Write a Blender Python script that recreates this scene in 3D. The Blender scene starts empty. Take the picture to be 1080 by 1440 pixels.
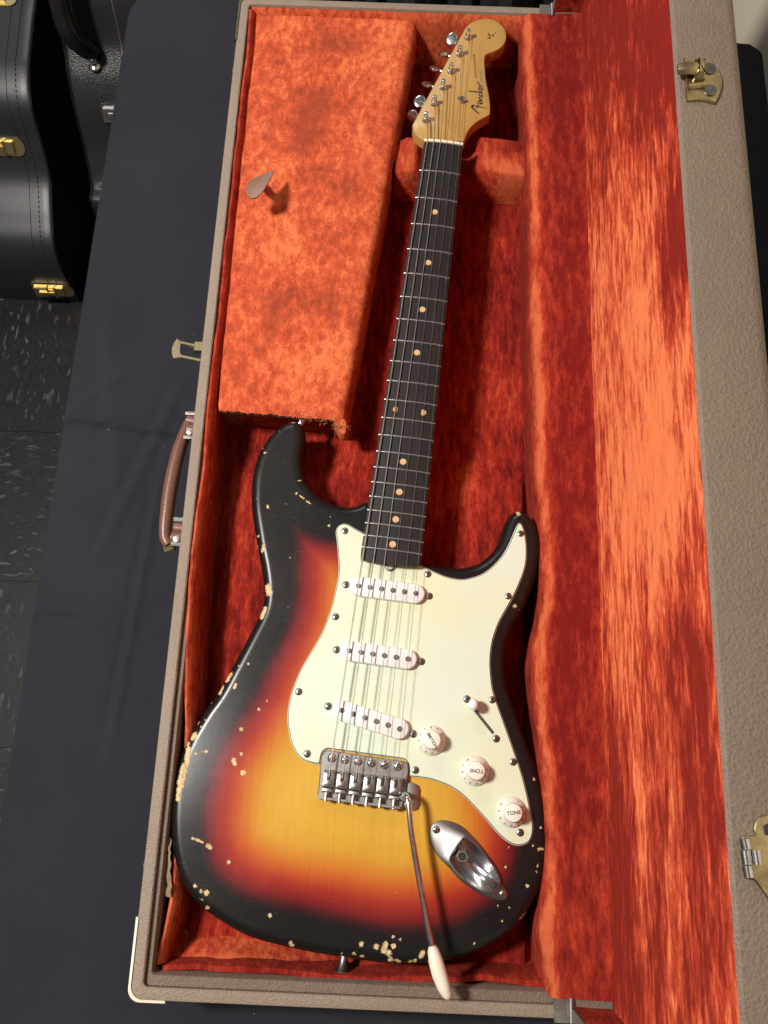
import bpy, bmesh, math, random
import numpy as np
from mathutils import Vector, Matrix, noise
from mathutils.geometry import delaunay_2d_cdt
random.seed(7)
SC = bpy.context.scene
COL = SC.collection
R_ = math.radians

# ------------------------------------------------------------------ camera, world, lights, exposure
CR = np.array([[0.9991734,-0.0396486,0.00897289],[0.04056612,0.95821102,-0.28317139],[0.00262943,0.28330131,0.95902735]])
CC = np.array([-40.072,-643.549,855.69]); CF = 1197.44
cam = bpy.data.cameras.new('camera'); camo = bpy.data.objects.new('camera', cam); COL.objects.link(camo)
m4 = Matrix([list(CR[i])+[CC[i]*.001] for i in range(3)]+[[0,0,0,1]])
camo.matrix_world = m4
cam.sensor_fit = 'VERTICAL'; cam.sensor_height = 36; cam.lens = 36*CF/1440
cam.clip_start = .01; cam.clip_end = 60
SC.camera = camo
SC.render.resolution_x = 768; SC.render.resolution_y = 1024

W = bpy.data.worlds.new('World'); SC.world = W; W.use_nodes = True
bg = W.node_tree.nodes['Background']; bg.inputs[0].default_value = (1.0,.93,.88,1); bg.inputs[1].default_value = .082

def area(name, loc, target, size, power, col):
    l = bpy.data.lights.new(name, 'AREA'); l.shape = 'DISK'; l.size = size; l.energy = power; l.color = col
    o = bpy.data.objects.new(name, l); COL.objects.link(o); o.location = loc
    o.rotation_euler = (Vector(target)-Vector(loc)).to_track_quat('-Z','Y').to_euler()
    return o
area('ceiling_lamp', (-1.18,-.36,1.80), (0,-.42,.08), .30, 60, (1,.96,.91))
area('far_ceiling_lamp', (-.9,1.9,2.0), (-.3,0,-.2), .6, 14, (.92,.95,1))
SC.view_settings.view_transform = 'Standard'; SC.view_settings.look = 'None'
SC.view_settings.exposure = 0; SC.view_settings.gamma = 1

# ------------------------------------------------------------------ coordinate helpers (millimetres)
def at(px, py, z):                     # a measured point of the photograph, on the level z (mm) where the thing lies
    d = CR @ np.array([(px-540)/CF, -(py-720)/CF, -1]); t = (z-CC[2])/d[2]; p = CC+t*d
    return (float(p[0]), float(p[1]))
def pj(X):
    c = CR.T @ (np.array(X)-CC); return 540+CF*c[0]/-c[2], 720-CF*c[1]/-c[2]
GA = R_(-4.85)
def g2w(x, y): return (math.cos(GA)*x-math.sin(GA)*y, math.sin(GA)*x+math.cos(GA)*y)
def zz(pts, px0, py0, k, z=None):      # picture crop coordinates -> picture (and -> level z)
    q = [(px0+a*k, py0+b*k) for a, b in pts]
    return q if z is None else [at(a, b, z) for a, b in q]
def smooth(a, b, x):
    t = max(0, min(1, (x-a)/(b-a))); return t*t*(3-2*t)

# ------------------------------------------------------------------ object helpers
WL = {}
def finish(o, parent):
    COL.objects.link(o)
    if parent: o.parent = parent
    return o
def tag(o, label=None, cat=None, group=None, kind=None):
    if label: o['label'] = label
    if cat: o['category'] = cat
    if group: o['group'] = group
    if kind: o['kind'] = kind
    return o
def thing(name, label, cat, loc, group=None):
    o = bpy.data.objects.new(name, None); COL.objects.link(o); o.location = [c*.001 for c in loc]
    o.empty_display_size = .05; WL[o.name] = loc
    return tag(o, label, cat, group)
def org(parent): return WL[parent.name] if parent else (0,0,0)

class MB:
    def __init__(s): s.v=[]; s.f=[]; s.m=[]; s.a={}
    def add(s, verts, faces, mi=0):
        n=len(s.v); s.v += [tuple(v) for v in verts]; s.f += [tuple(i+n for i in f) for f in faces]; s.m += [mi]*len(faces)
        return n
    def box(s, x0,x1,y0,y1,z0,z1, mi=0):
        s.add([(x0,y0,z0),(x1,y0,z0),(x1,y1,z0),(x0,y1,z0),(x0,y0,z1),(x1,y0,z1),(x1,y1,z1),(x0,y1,z1)],
              [(3,2,1,0),(4,5,6,7),(0,1,5,4),(1,2,6,5),(2,3,7,6),(3,0,4,7)], mi)
    def rings(s, rs, mi=0, cap0=True, cap1=True, mats=None, closed=True):
        n=len(s.v); k=len(rs[0])
        for r in rs: s.v += [tuple(p) for p in r]
        for i in range(len(rs)-1):
            for j in range(k if closed else k-1):
                j2=(j+1)%k
                s.f.append((n+i*k+j, n+i*k+j2, n+(i+1)*k+j2, n+(i+1)*k+j)); s.m.append(mats[i] if mats else mi)
        if cap0: s.f.append(tuple(n+j for j in reversed(range(k)))); s.m.append(mats[0] if mats else mi)
        if cap1: s.f.append(tuple(n+(len(rs)-1)*k+j for j in range(k))); s.m.append(mats[-1] if mats else mi)
    def tube(s, path, rad, seg=8, mi=0, flat=1.0):
        P=[Vector(p) for p in path]; rs=[]
        up=Vector((0,0,1))
        for i,p in enumerate(P):
            t=(P[min(i+1,len(P)-1)]-P[max(i-1,0)]).normalized()
            u=up if abs(t.dot(up))<.95 else Vector((0,1,0))
            a=t.cross(u).normalized(); b=a.cross(t).normalized()
            r=rad[i] if hasattr(rad,'__len__') else rad
            rs.append([tuple(p+a*r*math.cos(2*math.pi*j/seg)+b*r*flat*math.sin(2*math.pi*j/seg)) for j in range(seg)])
        s.rings(rs, mi)
    def lathe(s, prof, seg=24, mi=0, c=(0,0,0), mats=None, axis=None):
        rs=[]
        for r,z in prof:
            rs.append([(c[0]+r*math.cos(2*math.pi*j/seg), c[1]+r*math.sin(2*math.pi*j/seg), c[2]+z) for j in range(seg)])
        s.rings(rs, mi, mats=mats)
    def mesh(s, name, mats, o=(0,0,0), smoothed=True, attrs=None, fix=True):
        me=bpy.data.meshes.new(name)
        me.from_pydata([((v[0]-o[0])*.001,(v[1]-o[1])*.001,(v[2]-o[2])*.001) for v in s.v],[],s.f)
        for m in mats: me.materials.append(m)
        me.polygons.foreach_set('material_index', s.m)
        if attrs:
            for k,vals in attrs.items():
                a=me.attributes.new(k,'FLOAT','POINT'); a.data.foreach_set('value', [float(x) for x in vals])
        me.update()
        if fix:
            bm=bmesh.new(); bm.from_mesh(me); bmesh.ops.recalc_face_normals(bm, faces=bm.faces); bm.to_mesh(me); bm.free()
        if smoothed:
            me.shade_smooth()
            try: me.set_sharp_from_angle(angle=R_(38))
            except Exception: pass
        return me
    def build(s, name, mats, parent=None, smoothed=True, attrs=None, fix=True):
        if not isinstance(mats,(list,tuple)): mats=[mats]
        o=bpy.data.objects.new(name, s.mesh(name, mats, org(parent), smoothed, attrs, fix))
        WL[o.name]=org(parent)
        return finish(o, parent)
def place(name, me, parent, p, rot=(0,0,0), scale=(1,1,1)):
    o=bpy.data.objects.new(name, me); g=org(parent)
    o.location=[(p[i]-g[i])*.001 for i in range(3)]; o.rotation_euler=rot; o.scale=scale
    WL[o.name]=tuple(p)
    return finish(o, parent)
# a sub-part of a placed (rotated) part: coordinates local to that part
def subpart(name, me, parent, loc=(0,0,0), rot=(0,0,0)):
    o=bpy.data.objects.new(name, me); o.location=[c*.001 for c in loc]; o.rotation_euler=rot
    return finish(o, parent)

def spline(pts, n, closed=True):
    P=np.array(pts,float); k=len(P); out=[]
    segs=k if closed else k-1
    for i in range(segs):
        if closed: p0,p1,p2,p3=P[(i-1)%k],P[i],P[(i+1)%k],P[(i+2)%k]
        else: p0,p1,p2,p3=P[max(i-1,0)],P[i],P[i+1],P[min(i+2,k-1)]
        d=max(1,int(n)) 
        for j in range(d):
            t=j/d; out.append(.5*((2*p1)+(-p0+p2)*t+(2*p0-5*p1+4*p2-p3)*t*t+(-p0+3*p1-3*p2+p3)*t**3))
    if not closed: out.append(P[-1])
    return np.array(out)
def resample(P, step, closed=True):
    P=np.array(P,float); Q=np.vstack([P,P[:1]]) if closed else P
    L=np.r_[0,np.cumsum(np.hypot(*np.diff(Q[:,:2],axis=0).T))]; n=max(3,int(round(L[-1]/step)))
    s=np.linspace(0,L[-1],n+1)[:-1] if closed else np.linspace(0,L[-1],n+1)
    return np.stack([np.interp(s,L,Q[:,i]) for i in range(Q.shape[1])],1)
def ccw(P):
    P=np.array(P); a=.5*np.sum(P[:,0]*np.roll(P[:,1],-1)-np.roll(P[:,0],-1)*P[:,1])
    return P if a>0 else P[::-1]
def normals2(P):
    t=np.roll(P,-1,0)-np.roll(P,1,0); t/=np.maximum(1e-9,np.hypot(t[:,0],t[:,1]))[:,None]
    return np.stack([t[:,1],-t[:,0]],1)           # outward for ccw
def inset(P, d): return P-normals2(P)*d
def slab(mb, P, z0, prof, mats=None, mi=0):
    """prof: list of (inset, z) from the lower rim up to the top"""
    P=ccw(P); rs=[[(x,y,z0) for x,y in P]]
    for d,z in prof: rs.append([(x,y,z) for x,y in inset(P,d)])
    mb.rings(rs, mi, mats=mats)
def pdist(pts, poly):
    pts=np.asarray(pts,float); A=np.asarray(poly); B=np.roll(A,-1,0); out=np.full(len(pts),1e9)
    for s0 in range(0,len(pts),4000):
        p=pts[s0:s0+4000,None,:]; ab=(B-A)[None]; ap=p-A[None]
        t=np.clip((ap*ab).sum(2)/np.maximum(1e-12,(ab**2).sum(2)),0,1)
        out[s0:s0+4000]=np.sqrt(((ap-t[...,None]*ab)**2).sum(2)).min(1)
    return out
def inside(pts, poly):
    pts=np.asarray(pts); A=np.asarray(poly); B=np.roll(A,-1,0); c=np.zeros(len(pts),bool)
    for (x1,y1),(x2,y2) in zip(A,B):
        k=((y1>pts[:,1])!=(y2>pts[:,1])); 
        if y1!=y2: c^= k & (pts[:,0]<(x2-x1)*(pts[:,1]-y1)/(y2-y1)+x1)
    return c

# ------------------------------------------------------------------ materials
class NT:
    def __init__(s, name):
        s.mat=bpy.data.materials.new(name); s.mat.use_nodes=True; s.t=s.mat.node_tree; s.n=s.t.nodes
        s.b=s.n['Principled BSDF']
    def node(s, typ, **kw):
        n=s.n.new(typ)
        for k,v in kw.items(): setattr(n,k,v)
        return n
    def link(s,a,b): s.t.links.new(a,b)
    def coords(s, scale=(1,1,1), rot=(0,0,0), loc=(0,0,0)):
        c=s.node('ShaderNodeTexCoord'); m=s.node('ShaderNodeMapping'); s.link(c.outputs['Object'],m.inputs[0])
        m.inputs['Scale'].default_value=scale; m.inputs['Rotation'].default_value=rot; m.inputs['Location'].default_value=loc
        return m.outputs[0]
    def noise(s, vec, scale, detail=4, rough=.55, dist=0):
        n=s.node('ShaderNodeTexNoise'); s.link(vec,n.inputs['Vector']); n.inputs['Scale'].default_value=scale
        n.inputs['Detail'].default_value=detail; n.inputs['Roughness'].default_value=rough; n.inputs['Distortion'].default_value=dist
        return n.outputs['Fac']
    def voro(s, vec, scale, feature='F1'):
        n=s.node('ShaderNodeTexVoronoi', feature=feature); s.link(vec,n.inputs['Vector']); n.inputs['Scale'].default_value=scale
        return n.outputs['Distance']
    def math(s, op, a, b=0, clamp=False):
        n=s.node('ShaderNodeMath', operation=op); n.use_clamp=clamp
        for i,x in enumerate((a,b)):
            if isinstance(x,(int,float)): n.inputs[i].default_value=x
            else: s.link(x,n.inputs[i])
        return n.outputs[0]
    def ramp(s, fac, stops, interp='LINEAR'):
        n=s.node('ShaderNodeValToRGB'); s.link(fac,n.inputs[0]); cr=n.color_ramp; cr.interpolation=interp
        while len(cr.elements)<len(stops): cr.elements.new(.5)
        for e,(p,c) in zip(cr.elements,stops):
            e.position=p; e.color=(*c,1) if len(c)==3 else c
        return n.outputs[0]
    def mix(s, fac, a, b, mode='MIX'):
        n=s.node('ShaderNodeMix', data_type='RGBA', blend_type=mode)
        for i,x in ((0,fac),(6,a),(7,b)):
            if isinstance(x,(int,float)): n.inputs[i].default_value=x
            elif isinstance(x,tuple): n.inputs[i].default_value=(*x,1)
            else: s.link(x,n.inputs[i])
        return n.outputs[2]
    def attr(s, name):
        n=s.node('ShaderNodeAttribute'); n.attribute_name=name; return n.outputs['Fac']
    def bump(s, h, strength=.5, dist=.001, prev=None):
        n=s.node('ShaderNodeBump'); s.link(h,n.inputs['Height']); n.inputs['Strength'].default_value=strength; n.inputs['Distance'].default_value=dist
        if prev: s.link(prev,n.inputs['Normal'])
        s.link(n.outputs[0], s.b.inputs['Normal']); return n.outputs[0]
    def set(s, **kw):
        for k,v in kw.items():
            k=k.replace('_',' ')
            i=s.b.inputs[k]
            if isinstance(v,(int,float)): i.default_value=v
            elif isinstance(v,tuple): i.default_value=(*v,1)
            else: s.link(v,i)
        return s
V3=lambda c:tuple(((x/255)/12.92 if x/255<=.04045 else ((x/255+.055)/1.055)**2.4) for x in c)

def velvet(name, bright=(.64,.150,.050), dark=(.25,.030,.018), scale=(1,1,1), sheen=.08, contrast=1.0, kf=.30, kz=.20):
    n=NT(name); v=n.coords(scale)
    big=n.noise(v, 20, 3, .6, .3); mid=n.noise(v, 115, 4, .6, .1); fine=n.noise(v, 420, 3, .6)
    raw=n.coords((1,1,1)); fuzz=n.noise(raw, 1300, 3, .7)
    s=n.math('ADD', n.math('MULTIPLY',big,.50), n.math('MULTIPLY',mid,.65))
    s=n.math('ADD', s, n.math('MULTIPLY',fine,kf))
    s=n.math('ADD', s, n.math('MULTIPLY',fuzz,kz))
    s=n.math('ADD', n.math('SUBTRACT',s,.575+.5*(kf+kz)), .5)
    s=n.math('ADD', n.math('MULTIPLY', n.math('SUBTRACT',s,.5), 2.6*contrast), .5)
    s=n.math('ADD', s, n.attr('nap'))
    mid_c=tuple(.5*a+.5*b for a,b in zip(bright,dark))
    red=(dark[0]*.45+bright[0]*.55, dark[1]*.72+bright[1]*.28, dark[2]*.72+bright[2]*.28)
    col=n.ramp(s, [(.0,dark),(.30,tuple(.55*a+.45*b for a,b in zip(dark,red))),(.58,red),(1,bright)])
    vv=n.math('ADD',n.math('MULTIPLY',mid,.55),n.math('ADD',n.math('MULTIPLY',fine,.4),.53))
    cmb=n.node('ShaderNodeCombineColor'); [n.link(vv,cmb.inputs[i]) for i in range(3)]
    col=n.mix(1.0,col,cmb.outputs[0],'MULTIPLY')
    n.set(Base_Color=col, Roughness=.95)
    n.b.inputs['Sheen Weight'].default_value=sheen; n.b.inputs['Sheen Roughness'].default_value=.45
    n.b.inputs['Sheen Tint'].default_value=(*[min(1,c*1.5) for c in bright],1)
    n.b.inputs['Specular IOR Level'].default_value=.1
    b1=n.bump(mid,.35,.003); b2=n.bump(fuzz,.55,.0012,b1)
    return n.mat
M={}
M['velvet_box']=velvet('velvet_box',(.70,.172,.062),(.34,.058,.026),(1.25,.75,1),contrast=.95)
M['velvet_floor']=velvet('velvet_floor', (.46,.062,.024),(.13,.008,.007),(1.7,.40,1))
M['velvet_lid']=velvet('velvet_lid', (.90,.225,.085),(.25,.013,.010),(1.7,.27,1.25),.06,1.5,.22,.30)
M['velvet_wall']=velvet('velvet_wall', (.54,.112,.042),(.185,.012,.009),(1.5,.40,1),contrast=.8)

def tolex(name, c=(.215,.165,.125)):
    n=NT(name); v=n.coords((1,1,1)); a=n.noise(v,430,3,.6,.3); w=n.voro(v,560); big=n.noise(v,9,4,.6); d=n.noise(v,60,3,.6)
    h=n.math('ADD',n.math('MULTIPLY',w,.6),n.math('MULTIPLY',a,.9))
    c2=tuple(x*.62 for x in c); c3=tuple(min(1,x*1.16) for x in c)
    col=n.mix(n.math('ADD',n.math('MULTIPLY',n.ramp(h,[(.35,(0,0,0)),(.8,(1,1,1))]),.4),.5),c2,c3)
    col=n.mix(n.math('MULTIPLY',n.ramp(n.math('ADD',n.math('MULTIPLY',big,.6),n.math('MULTIPLY',d,.4)),[(.42,(0,0,0)),(.62,(1,1,1))]),.3), col, tuple(x*.72 for x in c))
    n.set(Base_Color=col, Roughness=.6); n.b.inputs['Specular IOR Level'].default_value=.3
    n.bump(h,.6,.0012); return n.mat
M['tolex']=tolex('brown_tolex',(.155,.115,.085)); M['tolex_dark']=tolex('brown_tolex_worn',(.16,.115,.085)); M['tolex_rim']=tolex('tan_tolex_rim',(.25,.192,.145))

def metal(name, c, rough=.25, var=.15, dirt=None):
    n=NT(name); v=n.coords(); a=n.noise(v,120,4,.6); b=n.noise(v,900,2,.5)
    r=n.math('ADD', n.math('MULTIPLY',a,var*2), rough-var)
    col=n.mix(n.ramp(a,[(.4,(0,0,0)),(.75,(1,1,1))]), c, dirt or tuple(x*.55 for x in c))
    n.set(Base_Color=col, Metallic=1.0, Roughness=r); n.bump(b,.08,.0004); return n.mat
M['chrome']=metal('worn_chrome',(.70,.69,.68),.22,.08)
M['nickel']=metal('dull_nickel',(.45,.43,.41),.42,.1,(.2,.17,.14))
M['plate']=metal('matte_plate',(.22,.21,.205),.45,.08,(.2,.19,.18))
M['screw']=metal('tarnished_screw',(.40,.38,.34),.32,.1,(.14,.11,.08))
M['steel']=metal('bright_steel',(.78,.77,.76),.2,.05)
M['brass']=metal('aged_brass',(.52,.43,.24),.34,.1,(.20,.16,.09))
M['gold']=metal('gold_plate',(.9,.74,.40),.36,.08,(.8,.6,.25))
M['fret']=metal('fret_wire',(.62,.61,.60),.3,.05)
M['string_w']=metal('wound_string',(.82,.76,.66),.34,.05)
M['string_p']=metal('plain_string',(.66,.64,.62),.28,.05)
M['pole']=metal('pole_steel',(.20,.20,.20),.42,.08)

def plastic(name, c, c2, rough=.3, scale=14, spec=.5):
    n=NT(name); v=n.coords(); a=n.noise(v,scale,4,.55,.6); f=n.noise(v,500,3,.6)
    col=n.mix(n.ramp(a,[(.42,(0,0,0)),(.68,(1,1,1))]), c, c2)
    n.set(Base_Color=col, Roughness=n.math('ADD',n.math('MULTIPLY',f,.16),rough-.08)); n.b.inputs['Specular IOR Level'].default_value=spec
    n.bump(f,.03,.0003); return n.mat
M['mint']=plastic('aged_mint_celluloid',(.65,.72,.575),(.67,.70,.47),.32,9)
M['guard_edge_black']=plastic('black_ply',(.012,.012,.010),(.02,.02,.015),.5)
M['guard_edge_white']=plastic('white_ply',(.60,.60,.48),(.5,.5,.38),.4)
M['white']=plastic('white_plastic',(.82,.81,.78),(.76,.74,.68),.34)
M['cream']=plastic('cream_plastic',(.80,.74,.60),(.72,.63,.46),.34,30)
M['knob']=plastic('knob_plastic',(.80,.75,.66),(.74,.66,.56),.34,40)
M['knob_top']=plastic('knob_top_plastic',(.84,.80,.68),(.80,.74,.60),.34,40)
M['ink']=plastic('printed_ink',(.03,.028,.025),(.05,.045,.04),.6)
M['ink_faint']=plastic('faded_ink',(.20,.17,.12),(.28,.23,.16),.6)
M['ink_gold']=plastic('decal_ink',(.05,.035,.018),(.08,.055,.025),.5)
M['bone']=plastic('nut_bone',(.80,.74,.58),(.70,.62,.45),.4)
M['clay']=plastic('clay_dot',(.62,.40,.20),(.50,.30,.14),.55,200)
M['black_part']=plastic('black_recess',(.012,.011,.010),(.02,.02,.02),.6)

def leather(name, c, c2, rough=.45, gs=600, bs=.25):
    n=NT(name); v=n.coords(); a=n.noise(v,30,4,.6); g=n.voro(v,gs)
    n.set(Base_Color=n.mix(a,c,c2), Roughness=rough); n.bump(g,bs,.0008); return n.mat
M['handle']=leather('brown_handle_leather',(.20,.085,.055),(.13,.05,.033),.38,500,.12)
M['thread']=leather('frayed_thread',(.50,.20,.09),(.36,.12,.05),.9,700,.1)
M['tab']=leather('pale_leather',(.30,.185,.14),(.21,.115,.08),.5,700,.12)
M['black_leather']=leather('smooth_black_vinyl',(.020,.019,.023),(.030,.028,.034),.40,420,.10)
M['black_grain']=leather('grained_black_vinyl',(.018,.017,.018),(.026,.025,.026),.34,520,.7)
M['black_shaded']=leather('shaded_black_vinyl',(.008,.008,.009),(.010,.010,.012),.5,420,.12)  # darker copy of the vinyl: shade on the case faces put into the colour
M['black_shine']=leather('shiny_black_handle',(.010,.009,.009),(.013,.012,.012),.16,300,.03)
M['torn']=leather('torn_backing_paper',(.36,.26,.15),(.16,.10,.055),.9,120,.8)

def wood_maple():
    n=NT('aged_maple'); v=n.coords((60,3.2,60)); g=n.noise(v,2.2,5,.6,1.2); fl=n.noise(n.coords((900,14,900)),1.5,3,.6)
    big=n.noise(n.coords(),14,3)
    c=n.ramp(n.math('ADD',n.math('MULTIPLY',g,.6),n.math('MULTIPLY',fl,.4)),[(.3,(.37,.205,.050)),(.5,(.43,.255,.068)),(.7,(.47,.285,.082))])
    c=n.mix(n.math('MULTIPLY',big,.35),c,(.50,.27,.08))
    n.set(Base_Color=c, Roughness=.36); n.b.inputs['Coat Weight'].default_value=.3; n.b.inputs['Coat Roughness'].default_value=.25
    return n.mat
M['maple']=wood_maple()
def rosewood():
    n=NT('dark_rosewood'); g=n.noise(n.coords((500,14,500),rot=(0,0,-GA)),1.0,5,.7,.4); b=n.noise(n.coords((90,6,90)),1,3)
    c=n.ramp(n.math('ADD',n.math('MULTIPLY',g,.7),n.math('MULTIPLY',b,.3)),[(.3,(.008,.006,.006)),(.55,(.014,.011,.010)),(.75,(.038,.025,.019))])
    n.set(Base_Color=c, Roughness=.55); n.b.inputs['Specular IOR Level'].default_value=.35; n.bump(g,.15,.0004); return n.mat
M['rosewood']=rosewood()
def burst():
    n=NT('sunburst_lacquer'); d=n.attr('edge_distance'); ch=n.attr('chip')
    v=n.coords((150,4.5,150),rot=(0,0,-GA)); grain=n.noise(v,1.3,5,.62,1.0); fl=n.noise(n.coords((1100,20,1100),rot=(0,0,-GA)),1,3,.6)
    w=n.noise(n.coords(),11,3,.5)
    dd=n.math('ADD', d, n.math('MULTIPLY',n.math('SUBTRACT',w,.5),.016))
    dd=n.math('MULTIPLY', dd, 8.5)     # metres -> 0.1 m = 1
    col=n.ramp(dd,[(.0,(.009,.008,.008)),(.20,(.010,.008,.008)),(.25,(.045,.008,.009)),(.31,(.17,.012,.013)),(.41,(.33,.030,.016)),(.49,(.46,.085,.018)),(.58,(.54,.185,.022)),(.70,(.58,.315,.034)),(.9,(.62,.37,.048))])
    g2=n.math('ADD',n.math('MULTIPLY',grain,.7),n.math('MULTIPLY',fl,.35))
    col=n.mix(n.ramp(g2,[(.38,(.5,.5,.5)),(.72,(0,0,0))]), col, n.mix(1.0,col,(.80,.66,.5),'MULTIPLY'))
    cn=n.noise(n.coords(),330,6,.8,1.6); 
    cm=n.math('ADD', ch, n.math('MULTIPLY',n.math('SUBTRACT',cn,.5),2.1))
    mask=n.ramp(cm,[(.50,(0,0,0)),(.55,(1,1,1))])
    wood=n.ramp(n.noise(n.coords((160,110,160)),1.5,5,.7),[(.30,(.24,.16,.08)),(.46,(.56,.40,.19)),(.7,(.74,.58,.32))])
    # tiny nicks
    nk=n.voro(n.coords(),85); nn=n.noise(n.coords(),26,2)
    nick=n.math('MULTIPLY', n.math('LESS_THAN',nk,.07), n.math('GREATER_THAN',nn,.60))
    col=n.mix(n.math('MULTIPLY',nick,.5),col,(.30,.25,.18))
    col=n.mix(mask,col,wood)
    # scratches
    sn=n.noise(n.coords((60,900,60),rot=(0,0,.9)),1.2,2,.5); sc=n.ramp(sn,[(.70,(0,0,0)),(.74,(1,1,1))])
    sm=n.noise(n.coords(),420,3,.6)
    ro=n.math('ADD',n.math('MULTIPLY',sm,.06),n.math('ADD',n.math('MULTIPLY',w,.16),.19)); ro=n.math('ADD',ro,n.math('MULTIPLY',mask,.45)); ro=n.math('ADD',ro,n.math('MULTIPLY',sc,.15))
    n.b.inputs['Specular IOR Level'].default_value=.38
    n.set(Base_Color=col, Roughness=ro)
    h=n.math('SUBTRACT',n.math('MULTIPLY',n.noise(n.coords(),38,3),.35), mask)
    h=n.math('SUBTRACT',h,n.math('MULTIPLY',sc,.12))
    n.bump(h,.5,.0005); return n.mat
M['burst']=burst()
def cloth():
    n=NT('navy_black_cloth'); a=n.noise(n.coords((1,1,1)),7,4,.6); wv=n.noise(n.coords((2600,700,700)),1,2); wv2=n.noise(n.coords((700,2600,700)),1,2)
    c=n.ramp(a,[(.3,(.014,.0145,.020)),(.7,(.021,.0205,.026))])
    lint=n.math('MULTIPLY', n.math('LESS_THAN',n.voro(n.coords(),38),.035), n.math('GREATER_THAN',n.noise(n.coords(),20,2),.52))
    c=n.mix(n.math('MULTIPLY',lint,.45),c,(.25,.25,.27))
    c=n.mix(n.math('MULTIPLY',n.math('ADD',wv,wv2),.16),c,(.042,.041,.050))
    n.set(Base_Color=c, Roughness=.9); n.b.inputs['Sheen Weight'].default_value=.07; n.b.inputs['Specular IOR Level'].default_value=.15
    n.b.inputs['Sheen Roughness'].default_value=.4
    n.bump(n.math('ADD',wv,wv2),.4,.0005); return n.mat
M['cloth']=cloth()
def tile():
    n=NT('speckled_black_vinyl_tile'); v=n.coords((105,34,1)); a=n.noise(v,1.0,2,.45,.5); b=n.noise(n.coords(),9,3); s=n.noise(n.coords(),160,4)
    m=n.math('MULTIPLY',n.ramp(a,[(.60,(0,0,0)),(.67,(1,1,1))]), n.ramp(b,[(.38,(0,0,0)),(.62,(1,1,1))]))
    c=n.mix(m,n.ramp(s,[(.3,(.008,.0075,.008)),(.75,(.019,.0175,.020))]),(.10,.096,.10))
    n.b.inputs['Specular IOR Level'].default_value=.2
    n.set(Base_Color=c, Roughness=.5); n.bump(n.noise(n.coords(),25,3),.15,.002); return n.mat
M['tile']=tile()
M['grout']=plastic('floor_joint',(.008,.008,.008),(.014,.012,.012),.8)
M['wallpaint']=plastic('cream_wall_paint',(.62,.53,.41),(.58,.49,.38),.8,3)
M['tabletop']=plastic('grey_laminate',(.35,.34,.32),(.3,.29,.28),.5)

# ================================================================== SETTING
# tile floor
fl=MB(); fl.box(-2600,2400,-2600,3200,-760,-742); floor=tag(fl.build('floor',M['grout'],None,False),kind='structure'); WL[floor.name]=(0,0,0)
t=MB(); slab(t,[(-151.6,-151.6),(151.6,-151.6),(151.6,151.6),(-151.6,151.6)],-743,[(0,-740.6),(.9,-740)])
tme=MB(); 
tm=MB(); slab(tm,[(-152.1,-152.1),(152.1,-152.1),(152.1,152.1),(-152.1,152.1)],-2,[(0,2.8),(.3,3)])
tme=tm.mesh('floor_tile',[M['tile']])
jy=at(40,607,-740)[1]
for i in range(-5,6):
    for j in range(-6,8):
        place('floor_tile', tme, floor, (-775+i*304.8+60, jy+152.4+j*304.8, -743), (0,0,R_(90)*((i+j)%2)))
wl=MB(); wl.box(430,490,-2600,3200,-740,1900); tag(wl.build('wall',M['wallpaint'],None,False),kind='structure')

# folding table with its cloth
tb=thing('table','long table standing under the navy black cloth and the open guitar case','table',(0,-700,-740))
m=MB(); m.box(-388,392,-1500,205,-30,-6); m.build('table_top',M['tabletop'],tb,False)
lm=MB(); lm.tube([(0,0,0),(0,0,708)],14,10); lme=lm.mesh('leg',[M['nickel']])
for x in (-340,345):
    for y in (-1420,160): place('leg',lme,tb,(x,y,-740))
def wr(x,y):
    z=0
    def crease(p,q,h,w):
        a=np.array(at(*p,0)); b=np.array(at(*q,0)); ab=b-a; L=np.hypot(*ab); tt=((x-a[0])*ab[0]+(y-a[1])*ab[1])/L/L
        if -.2<tt<1.2:
            dd=((x-a[0])*ab[1]-(y-a[1])*ab[0])/L
            e=min(1,max(0,(tt+.2)/.3))*min(1,max(0,(1.2-tt)/.3))
            return h*math.exp(-(dd/w)**2)*e - .6*h*math.exp(-((dd-w*1.5)/w)**2)*e
        return 0
    z+=crease((80,583),(246,610),3.2,5); z+=crease((246,560),(150,760),2.4,7); z+=crease((225,680),(160,1020),2.2,5)
    z+=crease((40,855),(120,862),1.5,4); z+=crease((170,530),(120,560),1.8,6); z+=crease((100,290),(300,330),1.0,10)
    z+=crease((150,440),(165,700),1.4,10)
    z+=1.6*noise.noise(Vector((x*.006,y*.006,3)))+.5*noise.noise(Vector((x*.02,y*.016,8)))
    return z*1.3
cl=MB(); 
xs=list(np.arange(-401,-205,3.3))+list(np.arange(-203,404.1,12)); xs[-1]=404; ys=np.concatenate([np.arange(-1505,-905,20),np.arange(-900,242,3.3),[242]])
prof=[]   # cross-section across the table: overhang, edge radius, top
for k in range(14): prof.append(('L',-520+k*38))
def cpos(u,y):
    kind,val=u
    # rounded far corners of the hanging cloth
    wl=6*math.sin(y*.011)+4*math.sin(y*.027+1)
    if kind=='T': return (val,y,wr(val,y) if -395<val<398 else 0)
    s=-1 if kind=='L' else 1; X0=-401 if s<0 else 404
    return (X0+s*(5*(1-math.exp(val/14))*-1+0)+s*wl*min(1,-val/250)*1.3, y, -6+val)
us=[('L',-520+k*40) for k in range(13)]+[('L',-18),('L',-8),('L',-2)]+[('T',x) for x in xs[1:-1]]+[('R',-2),('R',-8),('R',-18)]+[('R',-40-k*40) for k in range(13)]
rows=[]
for y in ys: rows.append([cpos(u,y) for u in us])
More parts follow.
